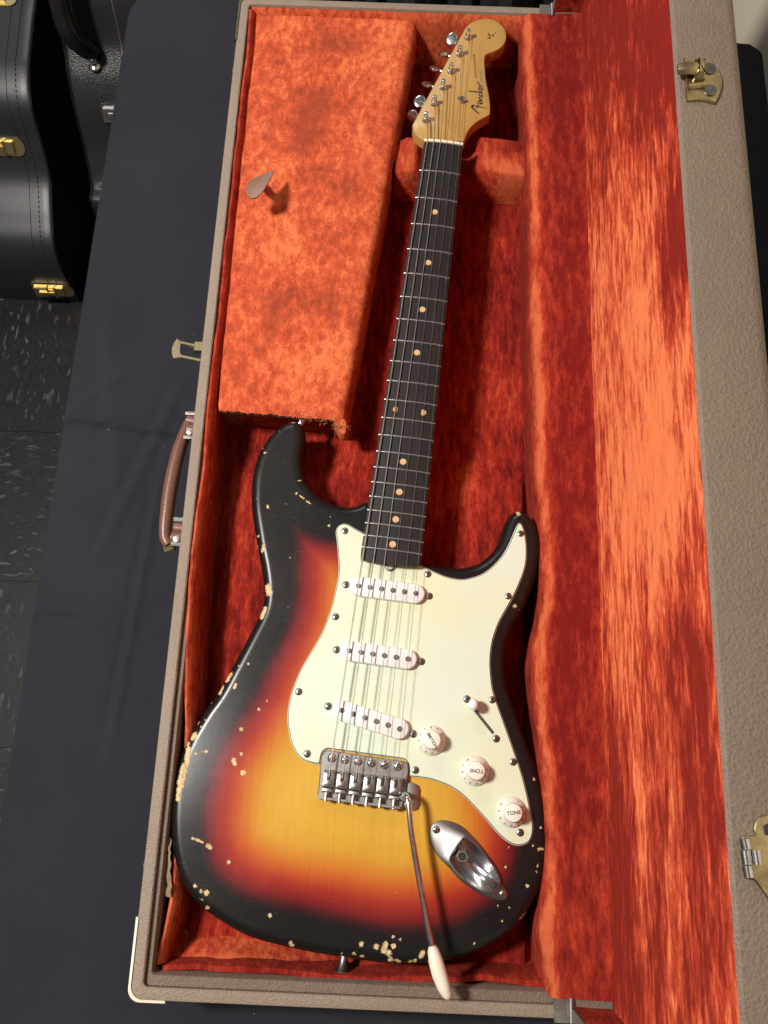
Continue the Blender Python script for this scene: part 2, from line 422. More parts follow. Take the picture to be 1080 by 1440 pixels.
# far overhang, corner rounded
rows2=[]
for k in range(1,14):
    dz=[3,10,24,50,90,130,170,210,260,310,370,430,500][k-1]
    r=[]
    for u in us:
        x,y,z=cpos(u,242)
        r.append((x,242+7*(1-math.exp(-dz/10))+10*math.sin(x*.03)*min(1,dz/200), z-dz if u[0]=='T' else min(z,-dz)))
    rows2.append(r)
# round the table corners in plan
def rc(p):
    x,y,z=p; r=52; sk=(50-(x+401)/805*55)*smooth(-300,180,y)
    q=rc0((x,y,z),r); return (q[0],q[1]+sk,q[2])
def rc0(p,r):
    x,y,z=p
    for sx,cx in ((-1,-401),(1,404)):
        r=52 if sx<0 else 16; cx=cx-sx*r
        cy=249-r
        if sx*(x-cx)>0 and y>cy:
            dx,dy=x-cx,y-cy; L=max(abs(dx),abs(dy)); H=math.hypot(dx,dy)
            if H>0: k=L/H; return (cx+dx*k,cy+dy*k,z)
    return p
rows=[[rc(p) for p in r] for r in rows+rows2]
cl.rings(rows,cap0=False,cap1=False,closed=False)
tag(cl.build('tablecloth',M['cloth'],None,True),'navy black cloth spread flat and wrinkled under the open brown guitar case','tablecloth')

# dark draped table beyond the case
d=MB(); rr=[]
for k in range(2):
    pass
top=[]; 
xs2=np.arange(-330,300,6)
def fold(x): return 14*math.sin(x*.045)+9*math.sin(x*.083+1)+5*math.sin(x*.21)
rr=[[(x,1100,-30) for x in xs2],[(x,560,-30) for x in xs2],[(x,520+fold(x)*.2,-34) for x in xs2]]+[[(x,512-z*.02+fold(x)*min(1,z/120),-40-z) for x in xs2] for z in (10,40,90,160,260,400,560,690)]
d.rings(rr,cap0=False,cap1=False,closed=False)
tag(d.build('draped_table',M['cloth'],None,True),'dark cloth with hanging folds on the table beyond the top end of the open case','draped table')

# ------------------------------------------------------------------ black cases on the floor
def floor_case(root, prof_yz, x0, x1, side_mat, top_mat, edge_mat):
    P=spline(prof_yz,6,False); n=len(P)
    rs=[]
    xsn=[x0,x0+2.5,x0+8,*np.linspace(x0+20,x1-20,6),x1-8,x1-2.5,x1]
    for x in xsn:
        e=min(x-x0,x1-x); drop=5*(1-min(1,e/8))**2
        rs.append([(x,p[0],p[1]-drop) for p in P])
    m=MB(); m.rings(rs,cap0=False,cap1=False,closed=False); m.build('case_wall',top_mat,root)
    for nm,x in (('case_face',x1),('case_face',x0)):
        m=MB(); pts=[(x,p[0],p[1]-5) for p in P]+[(x,P[-1][0],-740),(x,P[0][0],-740)]
        m.add(pts,[tuple(range(len(pts)))]); m.build(nm,side_mat,root,False)
    return P
c1=thing('guitar_case','smooth black stitched guitar case with gold latches standing on the floor at far left','guitar case',(-780,700,-740),'black guitar cases on the floor')
pf1=[(262,-740),(262,-700),(268,-630),(290,-580),(335,-550),(395,-515),(430,-460),(458,-402),(506,-371),(557,-360),(642,-349),(760,-350),(900,-380),(1000,-450),(1050,-560),(1060,-740)]
P1=floor_case(c1,pf1,-880,-711,M['black_shaded'],M['black_leather'],None)
m=MB(); m.tube([(-713,p[0],p[1]-1) for p in P1],2.6,8); m.build('piping',M['black_shine'],c1)
def along(P,x,off,h):   # a point on the wall at arc position
    return (x,P[0],P[1]+h)
for X,wd in ((-737,.9),(-754,.5)):
    m=MB(); Q=resample(P1,9,False)
    for i in range(len(Q)-1):
        a,b=Q[i],Q[i+1]; 
        b=a+(b-a)*(.62 if wd>.8 else 1.0)
        m.tube([(X,a[0],a[1]+.5),(X,b[0],b[1]+.5)],wd,5)
    o=m.build('stitching' if wd>.8 else 'seam',M['black_part'],c1); 
    o['kind']='stuff' if wd>.8 else ''
    if wd<.8: del o['kind']
def gold_latch(root,c,tang,mat,nm='latch',s=1.0):
    # c: centre (x,y,z), tang angle of the wall in the yz plane
    def T(x,u,h): return (c[0]+x*s, c[1]+(u*math.cos(tang)-h*math.sin(tang))*s, c[2]+(u*math.sin(tang)+h*math.cos(tang))*s)
    def bx(m,x0,x1,u0,u1,h0,h1):
        vs=[T(x,u,h) for h in (h0,h1) for x,u in ((x0,u0),(x1,u0),(x1,u1),(x0,u1))]
        m.add(vs,[(3,2,1,0),(4,5,6,7),(0,1,5,4),(1,2,6,5),(2,3,7,6),(3,0,4,7)])
    m=MB(); bx(m,-38,30,-17,17,0,2); 
    pts=[(30+14*math.sin(a),17*math.cos(a)) for a in np.linspace(0,math.pi,9)]
    k=len(pts); vs=[T(x,u,0) for x,u in pts]+[T(x,u,2) for x,u in pts]; m.add(vs,[tuple(range(k,2*k))]+[(i,i+1,k+i+1,k+i) for i in range(k-1)])
    o=m.build('latch',mat,root)
    m=MB(); bx(m,-34,-8,-12,12,2.1,9); bx(m,-5,24,-11,11,2.1,7); bx(m,-24,8,-4,4,9.1,12); m.build('hasp',mat,o)
    m=MB(); m.tube([T(8,-13,7),T(8,13,7)],3.2,8); m.build('hinge_pin',mat,o)
def latch_at(X, ppx, ppy, P):
    best=min(range(1,len(P)-1), key=lambda i: sum((a-b)**2 for a,b in zip(pj((X,P[i][0],P[i][1])),(ppx,ppy))))
    a=P[best-1]; b=P[best+1]
    return (X,P[best][0],P[best][1]+1), math.atan2(b[1]-a[1],b[0]-a[0])
c_,t_=latch_at(-790,20,205,P1); gold_latch(c1,c_,t_,M['gold'])
c_,t_=latch_at(-790,-12,0,P1); gold_latch(c1,c_,t_,M['gold'])
gold_latch(c1,(-752,259,-690),R_(80),M['gold'])
c2=thing('guitar_case','grained black guitar case with chrome hardware and shiny handle beside the table','guitar case',(-550,700,-740),'black guitar cases on the floor')
pf2=[(290,-740),(290,-600),(292,-454),(324,-437),(360,-386),(385,-330),(414,-285),(449,-246),(472,-189),(500,-150),(560,-120),(660,-110),(800,-120),(960,-180),(1040,-300),(1060,-740)]
P2=floor_case(c2,pf2,-600,-455,M['black_shaded'],M['black_grain'],None)
m=MB(); m.tube([(-598.5,p[0],p[1]-1) for p in P2],1.8,8); m.build('piping',M['black_shine'],c2)
m=MB(); m.tube([(-505,p[0],p[1]+.5) for p in P2 if p[0]>330],1.0,6); m.build('seam',M['string_w'],c2)
def atX(px,py,X):
    d=CR@np.array([(px-540)/CF,-(py-720)/CF,-1]); t=(X-CC[0])/d[0]; p=CC+t*d; return (X,float(p[1]),float(p[2]))
c_,t_=latch_at(-520,137,168,P2); gold_latch(c2,c_,t_,M['chrome'],s=.85)
# handle: a thick shiny loop rising off the wall
hp=[(-556,)]
pa=[atX(*q,X) for q,X in (((132,92),-555),((138,78),-548),((120,68),-555),((100,50),-566),((88,22),-572),((82,-6),-572),((80,-40),-568))]
hpath=spline(pa[1:],5,False)
m=MB(); m.tube([tuple(p) for p in hpath],[10+5*math.sin(min(1,i/6)*math.pi/2) for i in range(len(hpath))],12); m.build('handle',M['black_shine'],c2)
cR,_t=latch_at(-552,131,92,P2)
m=MB(); m.lathe([(0.1,0),(10,0),(10,3),(7,6),(0.1,7.5)],18,c=cR); m.build('rivet',M['chrome'],c2)
m=MB(); m.tube([cR,(cR[0]+3,cR[1]+12,cR[2]+12),tuple(pa[1])],[6,8,9],8); m.build('handle_loop',M['chrome'],c2)

# ================================================================== OPEN GUITAR CASE
XL,XR,YB,YT=-238,120,-836,199; ZR=80
case=thing('open_guitar_case','open brown guitar case lined with crushed orange red velvet, its lid raised at right','guitar case',(-60,-320,0))
def nz(x,y,z=0,s=1.0): return noise.noise(Vector((x*s,y*s,z*s)))
# base shell: walls + bottom, rim of two steps
m=MB()
def rect(x0,x1,y0,y1,r,z,n=5):
    P=[]
    for cx,cy,a0 in ((x1-r,y0+r,-90),(x1-r,y1-r,0),(x0+r,y1-r,90),(x0+r,y0+r,180)):
        for k in range(n): a=R_(a0+90*k/(n-1)); P.append((cx+r*math.cos(a),cy+r*math.sin(a),z))
    return P
rs=[rect(XL,XR,YB,YT,7,1),rect(XL,XR,YB,YT,7,ZR-2),rect(XL+.8,XR-.8,YB+.8,YT-.8,6.5,ZR-.5),rect(XL+2.2,XR-2.2,YB+2.2,YT-2.2,6,ZR),rect(XL+9.5,XR-9.5,YB+9,YT-9.5,4,ZR),rect(XL+10.5,XR-10,YB+10,YT-10,4,ZR-1),rect(XL+10.5,XR-10,YB+10,YT-10,4,3)]
m.rings(rs); m.build('base_shell',M['tolex_rim'],case)
m=MB()
rs=[rect(XL+11,XR-10.8,YB+10.5,YT-10.5,4,4),rect(XL+11,XR-10.8,YB+10.5,YT-10.5,4,ZR-5),rect(XL+15,XR-14,YB+18,YT-14,3,ZR-5),rect(XL+16,XR-14.5,YB+19,YT-14.5,3,ZR-7),rect(XL+16,XR-14.5,YB+19,YT-14.5,3,4)]
m.rings(rs); m.build('inner_board',M['tolex_dark'],case)

# nap fields: where the pile lies light or dark, as blobs measured on the lining
def napf(blobs, z):
    B=[(*at(a,b,z),r1,v) for a,b,r1,v in blobs]
    return B
def nap_at(B,x,y):
    return sum(v*math.exp(-((x-a)**2+(y-b)**2)/(r*r)) for a,b,r,v in B)
# floor lining
def floor_z(x,y): return 16+14.3*smooth(-325,-375,y)*smooth(-223,-195,x)*(1-smooth(90,103,x))+1.6*nz(x,y,1,.02)+.7*nz(x,y,4,.06)
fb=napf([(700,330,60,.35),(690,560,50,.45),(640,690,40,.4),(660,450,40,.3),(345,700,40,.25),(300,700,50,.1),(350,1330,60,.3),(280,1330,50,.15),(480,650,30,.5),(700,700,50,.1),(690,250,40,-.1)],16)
gx=np.arange(XL+14,XR-12,4.0); gy=np.arange(YB+14,YT-12,4.0)
m=MB(); rows=[]; na=[]
for y in gy:
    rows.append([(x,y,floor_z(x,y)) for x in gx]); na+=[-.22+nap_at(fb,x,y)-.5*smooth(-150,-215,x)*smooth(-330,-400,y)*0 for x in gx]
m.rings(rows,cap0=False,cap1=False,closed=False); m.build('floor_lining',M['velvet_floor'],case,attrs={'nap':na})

def ribbon(name, path, prof, mat, napfn=lambda i,j,p:0, cap=False, wob=1.0, ws=.05, straight=False):
    """sweep an (across, height) profile along a plan path [(x,y)], across = to the right of travel"""
    P=np.array(path,float); t=np.gradient(P,axis=0); t/=np.hypot(t[:,0],t[:,1])[:,None]; nr=np.stack([t[:,1],-t[:,0]],1)
    m=MB(); rows=[]; na=[]
    for i,p in enumerate(P):
        pr=prof(i/(len(P)-1),p) if callable(prof) else prof
        r=[]
        for j,(u,z) in enumerate(pr):
            q=(p[0]+(nr[i][0]*u if not straight else u),p[1]+(nr[i][1]*u if not straight else 0),z)
            w=(wob if not(straight and j>8) else wob*.35)*noise.noise(Vector((q[0]*ws,q[1]*ws,q[2]*ws)))
            r.append((q[0]+nr[i][0]*w,q[1]+nr[i][1]*w,q[2]+w*.5)); na.append(napfn(i/(len(P)-1),j,q))
        rows.append(r)
    m.rings(rows,cap0=False,cap1=False,closed=False)
    return m.build(name,mat,case,attrs={'nap':na})

# left lining wall: close to the board at the top, sagging away towards the foot
def llx(y):  # x of its upper edge
    return XL+17+ 10*smooth(-480,-680,y)+2*nz(0,y,0,.012)
ly=np.arange(YT-16,YB+22,-5)
Lpath=[(llx(y)+7*smooth(-760,-815,y)*-1,y) for y in ly]
def lprof(t,p):
    zt=77.5-12*smooth(-480,-680,p[1])
    return [(-(-6),10),(5,30),(4,50),(2,zt-6),(0,zt-1),(-2.5,zt+1.5),(-5,zt),(-6.5,zt-5),(-7,zt-22)]
# travelling towards -y: right-hand side is -x, so 'across' is negated
def neg(pr): return [(-u,z) for u,z in pr]
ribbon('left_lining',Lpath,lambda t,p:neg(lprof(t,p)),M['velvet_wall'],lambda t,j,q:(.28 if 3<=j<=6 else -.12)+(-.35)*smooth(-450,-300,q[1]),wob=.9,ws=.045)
# torn strip where the velvet is gone
tx=[at(236,y,70) for y in (1178,1190,1205,1220,1235,1250,1262)]
m=MB(); rows=[]
for i,p in enumerate(resample(spline(tx,4,False),3,False)):
    w=5.2+1.5*nz(p[0],p[1],0,.15)
    rows.append([(p[0]-w+nz(p[0],p[1],k,.2)*2+k*w*.5, p[1], 66+k*1.5+4*nz(p[0],p[1],k*7,.11)) for k in range(4)])
m.rings(rows,cap0=False,cap1=False,closed=False); m.build('torn_lining',M['torn'],case)
# top-end lining
ribbon('end_lining',[(x,YT-13) for x in np.arange(-225,112,4)],[(14,12),(10,30),(7,50),(5,66),(2,75),(-1,77.5),(-3,76.5)],M['velvet_wall'],lambda t,j,q:.35,wob=1.5)
# foot-end lining: a rear wall crease and a sagging padded lip
fy=zz([(110,1285),(200,1240),(370,1222),(560,1240),(700,1270),(823,1300)],160,880,.3889,50)+zz([(420,428),(600,433),(800,458),(1000,482),(1330,495)],400,1270,.2593,50)
fp=resample(spline(fy,8,False),4,False)
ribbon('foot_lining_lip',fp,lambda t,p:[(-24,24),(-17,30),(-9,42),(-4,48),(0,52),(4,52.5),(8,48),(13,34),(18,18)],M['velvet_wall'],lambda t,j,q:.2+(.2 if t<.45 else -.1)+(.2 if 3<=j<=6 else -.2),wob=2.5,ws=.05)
ribbon('foot_lining_wall',[(x,YB+24+2*math.sin(x*.03)) for x in np.arange(XL+20,XR-8,4)],[(-6,20),(-3,40),(-1,55),(1,62),(5,63),(7,55),(7,20)],M['velvet_wall'],lambda t,j,q:-.35,wob=2)
# right-hand lining: rises from the floor, rolls over the hinge and becomes the lid's narrow inner side
ridge_px=[(738,40),(744,120),(748,240),(750,330),(752,450),(757,560),(758,660),(766,740),(776,800),(768,850),(757,905),(755,950),(759,1000),(765,1060),(772,1140),(773,1220),(767,1290),(766,1330),(774,1370),(786,1402)]
rp=[at(a,b,80) for a,b in ridge_px]; rp=[(p[0],p[1]) for p in rp]
rp=[(min(p[0],105.5),p[1]) for p in rp]; rp[0]=(rp[0][0],YT-14); rp[-1]=(rp[-1][0],YB+16)
RP=resample(spline(rp[::-1],6,False),5,False)   # travelling +y, right-hand side = +x
def rprof(t,p):
    x=p[0]; X=lambda v:v-x
    return [(X(min(x-3,101)-1),17),(X(min(x,103)-3),35),(-4.5,55),(-4,68),(-2.5,76),(0,80.5),(3.5,83.5),(8,84.5),(X(max(x+13,122)),84),(X(134),85.8),(X(142),85.6),(X(149),86),(X(154),88)]
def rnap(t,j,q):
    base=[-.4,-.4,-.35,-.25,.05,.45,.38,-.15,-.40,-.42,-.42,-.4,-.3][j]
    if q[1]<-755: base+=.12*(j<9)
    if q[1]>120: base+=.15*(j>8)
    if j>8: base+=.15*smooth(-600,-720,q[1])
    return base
def dense(prof):
    def f(t,p):
        P=prof(t,p); Q=resample(np.array(P),3.0,False); Q=np.array(P)
        return P
    return f
ribbon('right_lining',RP,rprof,M['velvet_wall'],rnap,wob=1.6,ws=.05,straight=True)

# accessory compartment
ZB=72
bx_=[at(352,10,ZB),at(588,22,ZB),at(485,591,ZB),(at(306,575,ZB)[0],at(306,575,ZB)[1])]
def lerp2(a,b,t): return (a[0]+(b[0]-a[0])*t,a[1]+(b[1]-a[1])*t)
m=MB(); na=[]; NU,NV=90,160
bb=napf([(450,140,22,-.65),(440,170,22,-.5),(425,195,18,-.45),(465,60,22,-.3),(492,60,14,-.35),(490,270,14,-.5),(455,250,14,-.35),(450,430,24,-.35),(400,420,20,-.35),(470,335,14,-.2),(350,70,20,.2),(540,110,40,.22),(400,340,30,.2),(385,70,8,-.5),(395,90,6,-.4),(440,520,30,.15),(350,480,30,-.15),(480,500,25,.25),(560,40,30,.2),(440,300,30,.12)],ZB)
rows=[]
for v in range(NV+1):
    r=[]
    a=lerp2(bx_[3],bx_[0],v/NV); b=lerp2(bx_[2],bx_[1],v/NV)
    for u in range(NU+1):
        x,y=lerp2(a,b,u/NU); eu=min(u,NU-u)/NU*180; ev=min(v,NV-v)/NV*500
        er=(NU-u)/NU*180*(.72+.28*v/NV); z=ZB-2.2*math.exp(-eu/2.2)-3.2*math.exp(-ev/3.5)-8*math.exp(-er/4.5)+.9*nz(x,y,0,.02)+.55*nz(x,y,5,.09)
        if v==0: y+=1.2*nz(x,0,3,.15)+.8*nz(x,0,9,.5)
        if u==NU: x+=.9*nz(y,0,3,.1)
        r.append((x,y,z)); na.append(.12+1.15*nap_at(bb,x,y))
    rows.append(r)
n0=len(rows[0])
m.rings(rows,cap0=False,cap1=False,closed=False)
# front lip + right lip (board thickness)
m.build('compartment_lid',M['velvet_box'],case,attrs={'nap':na})
def skirt(name,edge,inw,z1,mat,nap,n=8):
    m=MB(); rs=[]; na=[]
    for k in range(n+1):
        t=k/n
        rs.append([(p[0]+inw[0]*math.sin(t*math.pi)*1.5+.8*nz(p[0],p[1],t*50,.06),p[1]+inw[1]*math.sin(t*math.pi)*1.5,p[2]*(1-t)+z1*t) for p in edge]); na+=[nap(p,t) for p in edge]
    m.rings(rs,cap0=False,cap1=False,closed=False); return m.build(name,mat,case,attrs={'nap':na})
right_edge=[r[-1] for r in rows]; front_edge=rows[0]
skirt('compartment_side',right_edge,(.8,0),14,M['velvet_box'],lambda p,t:.3-.5*t)  # side colour lifted as if lit near the top, darker downwards
fe=[(p[0],p[1]+7+1.2*nz(p[0],0,2,.05),p[2]-7) for p in front_edge]
skirt('compartment_front',fe,(0,-.8),14,M['velvet_box'],lambda p,t:-.25-.2*t)
m=MB(); 
for i in range(len(front_edge)-1):
    a,b=front_edge[i],front_edge[i+1]
    m.add([a,b,(b[0],b[1]+.3,b[2]-5.5),(a[0],a[1]+.3,a[2]-5.5),(b[0],b[1]+9,b[2]-6.5),(a[0],a[1]+9,a[2]-6.5)],[(0,1,2,3),(3,2,4,5)])
m.build('lid_edge',M['torn'],case)
# frayed threads
m=MB(); rnd=random.Random(3)
def fray(px,py,z,n,spread,L):
    for _ in range(n):
        x,y=at(px+rnd.gauss(0,spread),py+rnd.gauss(0,spread*.35),z); p=Vector((x,y,z+rnd.uniform(-4,1))); pts=[p]; dr=Vector((rnd.uniform(-1,1),rnd.uniform(-1.3,.2),rnd.uniform(-.9,.5))).normalized()
        for k in range(4):
            dr=(dr+Vector((rnd.uniform(-.5,.5),rnd.uniform(-.5,.5),rnd.uniform(-.6,.3)))).normalized(); p=p+dr*L/4*rnd.uniform(.6,1.3); pts.append(p)
        m.tube(pts,.18,4)
fray(424,580,ZB,45,8,4); fray(437,584,ZB,25,7,4); fray(478,598,ZB-4,90,4,6); fray(481,605,ZB-10,80,3,6); fray(460,589,ZB,30,9,3)
for v in range(0,NV,2):
    pass
o=m.build('frayed_threads',M['thread'],case); o['kind']='stuff'
# hanging torn corner flap
P_=[at(468,585,66),at(487,590,66),at(487,613,60),at(477,612,60),at(472,600,62)]
m=MB(); slab(m,resample(spline(P_,4),2.0),50,[(0,64),(1.5,66.5)]); m.build('torn_corner',M['velvet_box'],case,attrs={'nap':[.1]*len(m.v)})
# leather pull tab, curled up off the lid
root_=at(389,262,ZB)
tp=[(384,240),(377,245),(369,252),(360,260),(351,268),(347.5,274),(350,280),(356,284.5),(364,286.5),(370,284),(376,278),(381,270),(380.5,262),(382,254),(384,247),(385,241)]
TP=resample(spline([at(a,b,ZB+18) for a,b in tp],6),1.5); TP=ccw(TP)
e0=np.array(at(384.5,240,ZB+22)); e1=np.array(at(354,283,ZB+28)); ax=(e1-e0); LL=np.hypot(*ax); ax=ax/LL; pv=np.array([-ax[1],ax[0]])
zt0=0; wl_=[(0,.6,.6),(.12,2.6,2.2),(.3,4.6,5.2),(.5,6.6,8.4),(.7,8.6,9.6),(.84,8.8,9.0),(.94,6.8,6.8),(1,3.2,3.2),(1.02,.8,.8)]
m=MB(); up_=[];lo_=[]
for t in np.linspace(0,1.02,34):
    a=np.interp(t,[w[0] for w in wl_],[w[1] for w in wl_]); b=np.interp(t,[w[0] for w in wl_],[w[2] for w in wl_]); c=e0+ax*LL*t
    zb_=ZB+24+10*math.sin(min(1,t)*1.9)
    q=[(*(c+pv*u),zb_+1.1*abs(u/9)**2*2-1.2*math.sin(t*5)) for u in np.linspace(-b,a,9)]
    up_.append(q+[(x,y,z-1.8) for x,y,z in reversed(q)])
m.rings(up_); pt=m.build('pull_tab',M['tab'],case)
a_=at(383,246,ZB+22); b_=at(378,262,ZB); m=MB(); c_=at(367,266,ZB+29); b_=at(367,263,ZB); m.tube([(c_[0],c_[1],ZB+29),(.6*c_[0]+.4*b_[0],.6*c_[1]+.4*b_[1],ZB+18),(b_[0],b_[1],ZB+6),(b_[0],b_[1],ZB-.5)],[5,5,5,4.5],10,flat=.3); m.build('tab_strap',M['tab'],pt)

# neck rest
def nr_z(x,y):
    u=(x-4)/1.0
    notch=1-smooth(24,36,abs(x-5)); 
    rnd_=min(1,max(0,(y+20)/9))*min(1,max(0,(38-y)/9)); e=math.sqrt(max(0,1-(1-rnd_)**2))
    hump=62-6*smooth(-38,-46,x)-5*math.exp(-((x-105)/10)**2)
    return 16+(hump-16)*e*(1-.26*notch)+1.2*nz(x,y,0,.07)
nb=napf([(720,250,14,.6),(690,240,12,.4),(725,215,10,-.5),(735,262,20,.2),(575,240,14,.3),(570,222,20,.2),(650,240,12,-.3)],50)
m=MB(); rows=[]; na=[]
for y in np.arange(-20,38.1,1.45):
    rows.append([(x,y+2*math.sin(x*.05),nr_z(x,y)) for x in np.arange(-52,108,2.5)]); na+=[-.02+nap_at(nb,x,y) for x in np.arange(-52,108,2.5)]
m.rings(rows,cap0=False,cap1=False,closed=False); m.build('neck_rest',M['velvet_wall'],case,attrs={'nap':na})

# LID, standing upright on the hinge line
ZT=437; XO=164
m=MB()
def lid_prof(ins):
    # closed section in (x,z), shell thickness; swept along y
    return [(XR+1,ZR+0.5),(XO-6,ZR+.5),(XO,ZR+6),(XO,ZT-12),(XO-1.2,ZT-6),(XO-4,ZT-2),(XO-9,ZT),(XR+3,ZT),(XR+1,ZT-1.8),(XR+6,ZT-5),(XR+12,ZT-9.5),(XO-9,ZT-9.5),(XO-9,ZR+3.5),(XR+1,ZR+3.5)]
yy=np.arange(YB,YT+1,12.5)
rows=[[(x,y,z) for x,z in lid_prof(0)] for y in yy]
m.rings(rows); lid=m.build('lid',M['tolex'],case)
for y0,y1 in ((YB,YB+9),(YT-9,YT)):
    m=MB(); slab(m,[(XR+1.5,ZR+4),(XO-1,ZR+4),(XO-1,ZT-10),(XO-9,ZT-1.5),(XR+1.5,ZT-1.5)],y0,[(0,y1)])
    m.v=[(a,c,b) for a,b,c in m.v]; m.build('lid_end',M['tolex'],lid,False)
# panel lining of the lid
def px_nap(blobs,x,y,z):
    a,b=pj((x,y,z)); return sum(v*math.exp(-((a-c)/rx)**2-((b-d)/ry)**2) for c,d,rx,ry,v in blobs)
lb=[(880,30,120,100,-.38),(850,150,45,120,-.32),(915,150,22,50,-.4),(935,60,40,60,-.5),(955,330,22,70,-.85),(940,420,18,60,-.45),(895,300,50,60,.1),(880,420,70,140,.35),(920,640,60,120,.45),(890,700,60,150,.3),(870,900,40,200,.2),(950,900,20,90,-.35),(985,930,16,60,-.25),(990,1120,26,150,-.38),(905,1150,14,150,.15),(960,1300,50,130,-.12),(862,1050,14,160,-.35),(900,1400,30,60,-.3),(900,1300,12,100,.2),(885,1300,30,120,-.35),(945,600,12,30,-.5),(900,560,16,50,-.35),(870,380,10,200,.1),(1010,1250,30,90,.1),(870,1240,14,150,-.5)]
m=MB(); rows=[]; na=[]
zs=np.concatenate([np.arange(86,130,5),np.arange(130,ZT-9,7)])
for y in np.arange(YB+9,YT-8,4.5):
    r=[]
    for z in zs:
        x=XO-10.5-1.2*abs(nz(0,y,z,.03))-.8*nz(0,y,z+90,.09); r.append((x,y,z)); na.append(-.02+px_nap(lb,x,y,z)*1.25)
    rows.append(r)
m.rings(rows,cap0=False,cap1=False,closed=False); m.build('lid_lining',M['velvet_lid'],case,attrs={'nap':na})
for y in (YB+10.5,YT-10.5):
    m=MB(); rows=[]; na=[]
    for z in np.arange(83,ZT-8,8):
        rows.append([(x,y+1.2*nz(x,y,z,.05),z) for x in np.arange(XR-6 if z<90 else XR+2,XO-9,4)]); 
    k=min(len(r) for r in rows); rows=[r[-k:] for r in rows]; na=[-.2]*(k*len(rows))
    m.rings(rows,cap0=False,cap1=False,closed=False); m.build('lid_end_lining',M['velvet_wall'],case,attrs={'nap':na})

# catch on the lid edge (upper) and draw latch (lower)
def plate(mb,pts,z,th,mi=0,bev=.4): slab(mb,resample(pts,1.2),z,[(0,z+th-bev),(bev,z+th)],mi=mi)
zc=ZT+.3
cp=zz([(292,405),(360,430),(400,436),(480,436),(520,480),(545,540),(545,600),(520,670),(498,708),(440,690),(380,685),(312,690)],900,0,.20833,zc)
m=MB(); slab(m,resample(cp,1.0),zc,[(0,zc+1.6),(.5,zc+2.1)]); ct=m.build('lid_catch',M['brass'],case)
m=MB()
cx,cy=at(975,107,zc)
for a in (0,):
    slab(m,resample([at(*q,zc) for q in ((972,95),(988,97),(987,121),(972,119))],1.2),zc+2,[(0,zc+6),(2,zc+9)])
m.tube([(*at(949,107,zc),zc+5),(*at(960,107,zc),zc+6),(*at(975,107,zc),zc+6)],[3.2,4,4],10,flat=.8)
m.tube([(*at(965,126,zc),zc+2.6),(*at(988,124,zc),zc+3)],2.0,8)
m.build('catch_hook',M['brass'],ct)
m=MB()
for q in ((996,101),(997,131)): m.lathe([(.1,0),(4.0,0),(4.0,.7),(2.6,.9),(.1,.3)],16,c=(*at(*q,zc),zc+2.1))
m.build('rivet',M['pole'],ct)
hpx=zz([(400,620),(385,560),(400,480),(450,440),(560,420),(700,440),(700,1210),(520,1210),(440,1100),(380,1020),(300,1015),(270,620)],1000,1080,.15267)
hpw=[at(a,b,zc) for a,b in hpx]
m=MB(); slab(m,resample(hpw,1.5),zc,[(0,zc+1.2),(.5,zc+1.7)]); dl=m.build('draw_latch',M['brass'],case)
m=MB()
for (a,b),(c,e) in (((302,650),(322,745)),((308,755),(328,885)),((325,895),(345,1005)),((405,752),(425,885))):
    p=at(1000+a*.15267,1080+b*.15267,zc+4); q=at(1000+c*.15267,1080+e*.15267,zc+4)
    m.tube([(*p,zc+4.5),(*q,zc+4.5)],2.4,10)
m.build('hinge_barrel',M['chrome'],dl)
m=MB(); slab(m,resample([at(1000+a*.15267,1080+b*.15267,zc) for a,b in ((470,530),(524,500),(600,500),(600,620),(480,618))],1.2),zc+1.6,[(0,zc+2.2)]); m.build('slot',M['black_part'],dl)

# hardware on the handle side
zl=58
fr=zz([(175,128),(195,142),(200,158),(235,150),(272,165),(305,172),(305,250),(262,240),(205,222),(170,238),(152,232),(146,190),(158,145)],200,440,.27778,zl)
m=MB()
# frame as four bars
def P_(a,b,z=zl): return (*at(200+a*.27778,440+b*.27778,z),z)
outer=[(176,130),(162,150),(150,180),(150,205),(158,230)]; inner=[(197,146),(192,165),(190,190),(192,205),(200,222)]
k=5; vs=[P_(*q,zl) for q in outer]+[P_(*q,zl) for q in inner]+[P_(*q,zl+3) for q in outer]+[P_(*q,zl+3) for q in inner]
m.add(vs,[(i,i+1,k+i+1,k+i) for i in range(4)]+[(2*k+i,2*k+i+1,3*k+i+1,3*k+i) for i in range(4)]+[(i,i+1,2*k+i+1,2*k+i) for i in range(4)]+[(k+i,k+i+1,3*k+i+1,3*k+i) for i in range(4)]+[(0,k,3*k,2*k),(k-1,2*k-1,4*k-1,3*k-1)])
for (a,b),(c,e) in (((190,150),(272,168)),((190,220),(306,244))):
    m.tube([P_(a,b,zl+1.5),P_(c,e,zl+1.5)],2.4,6,flat=.7)
lt=m.build('case_latch',M['brass'],case)
m=MB(); a=P_(270,155); b=P_(306,200); m.box(a[0],b[0]+6,b[1],a[1],zl-2,zl+4); m.box(b[0]+2,XL,b[1]-14,a[1]+10,zl-8,zl+6); m.build('latch_base',M['brass'],lt)
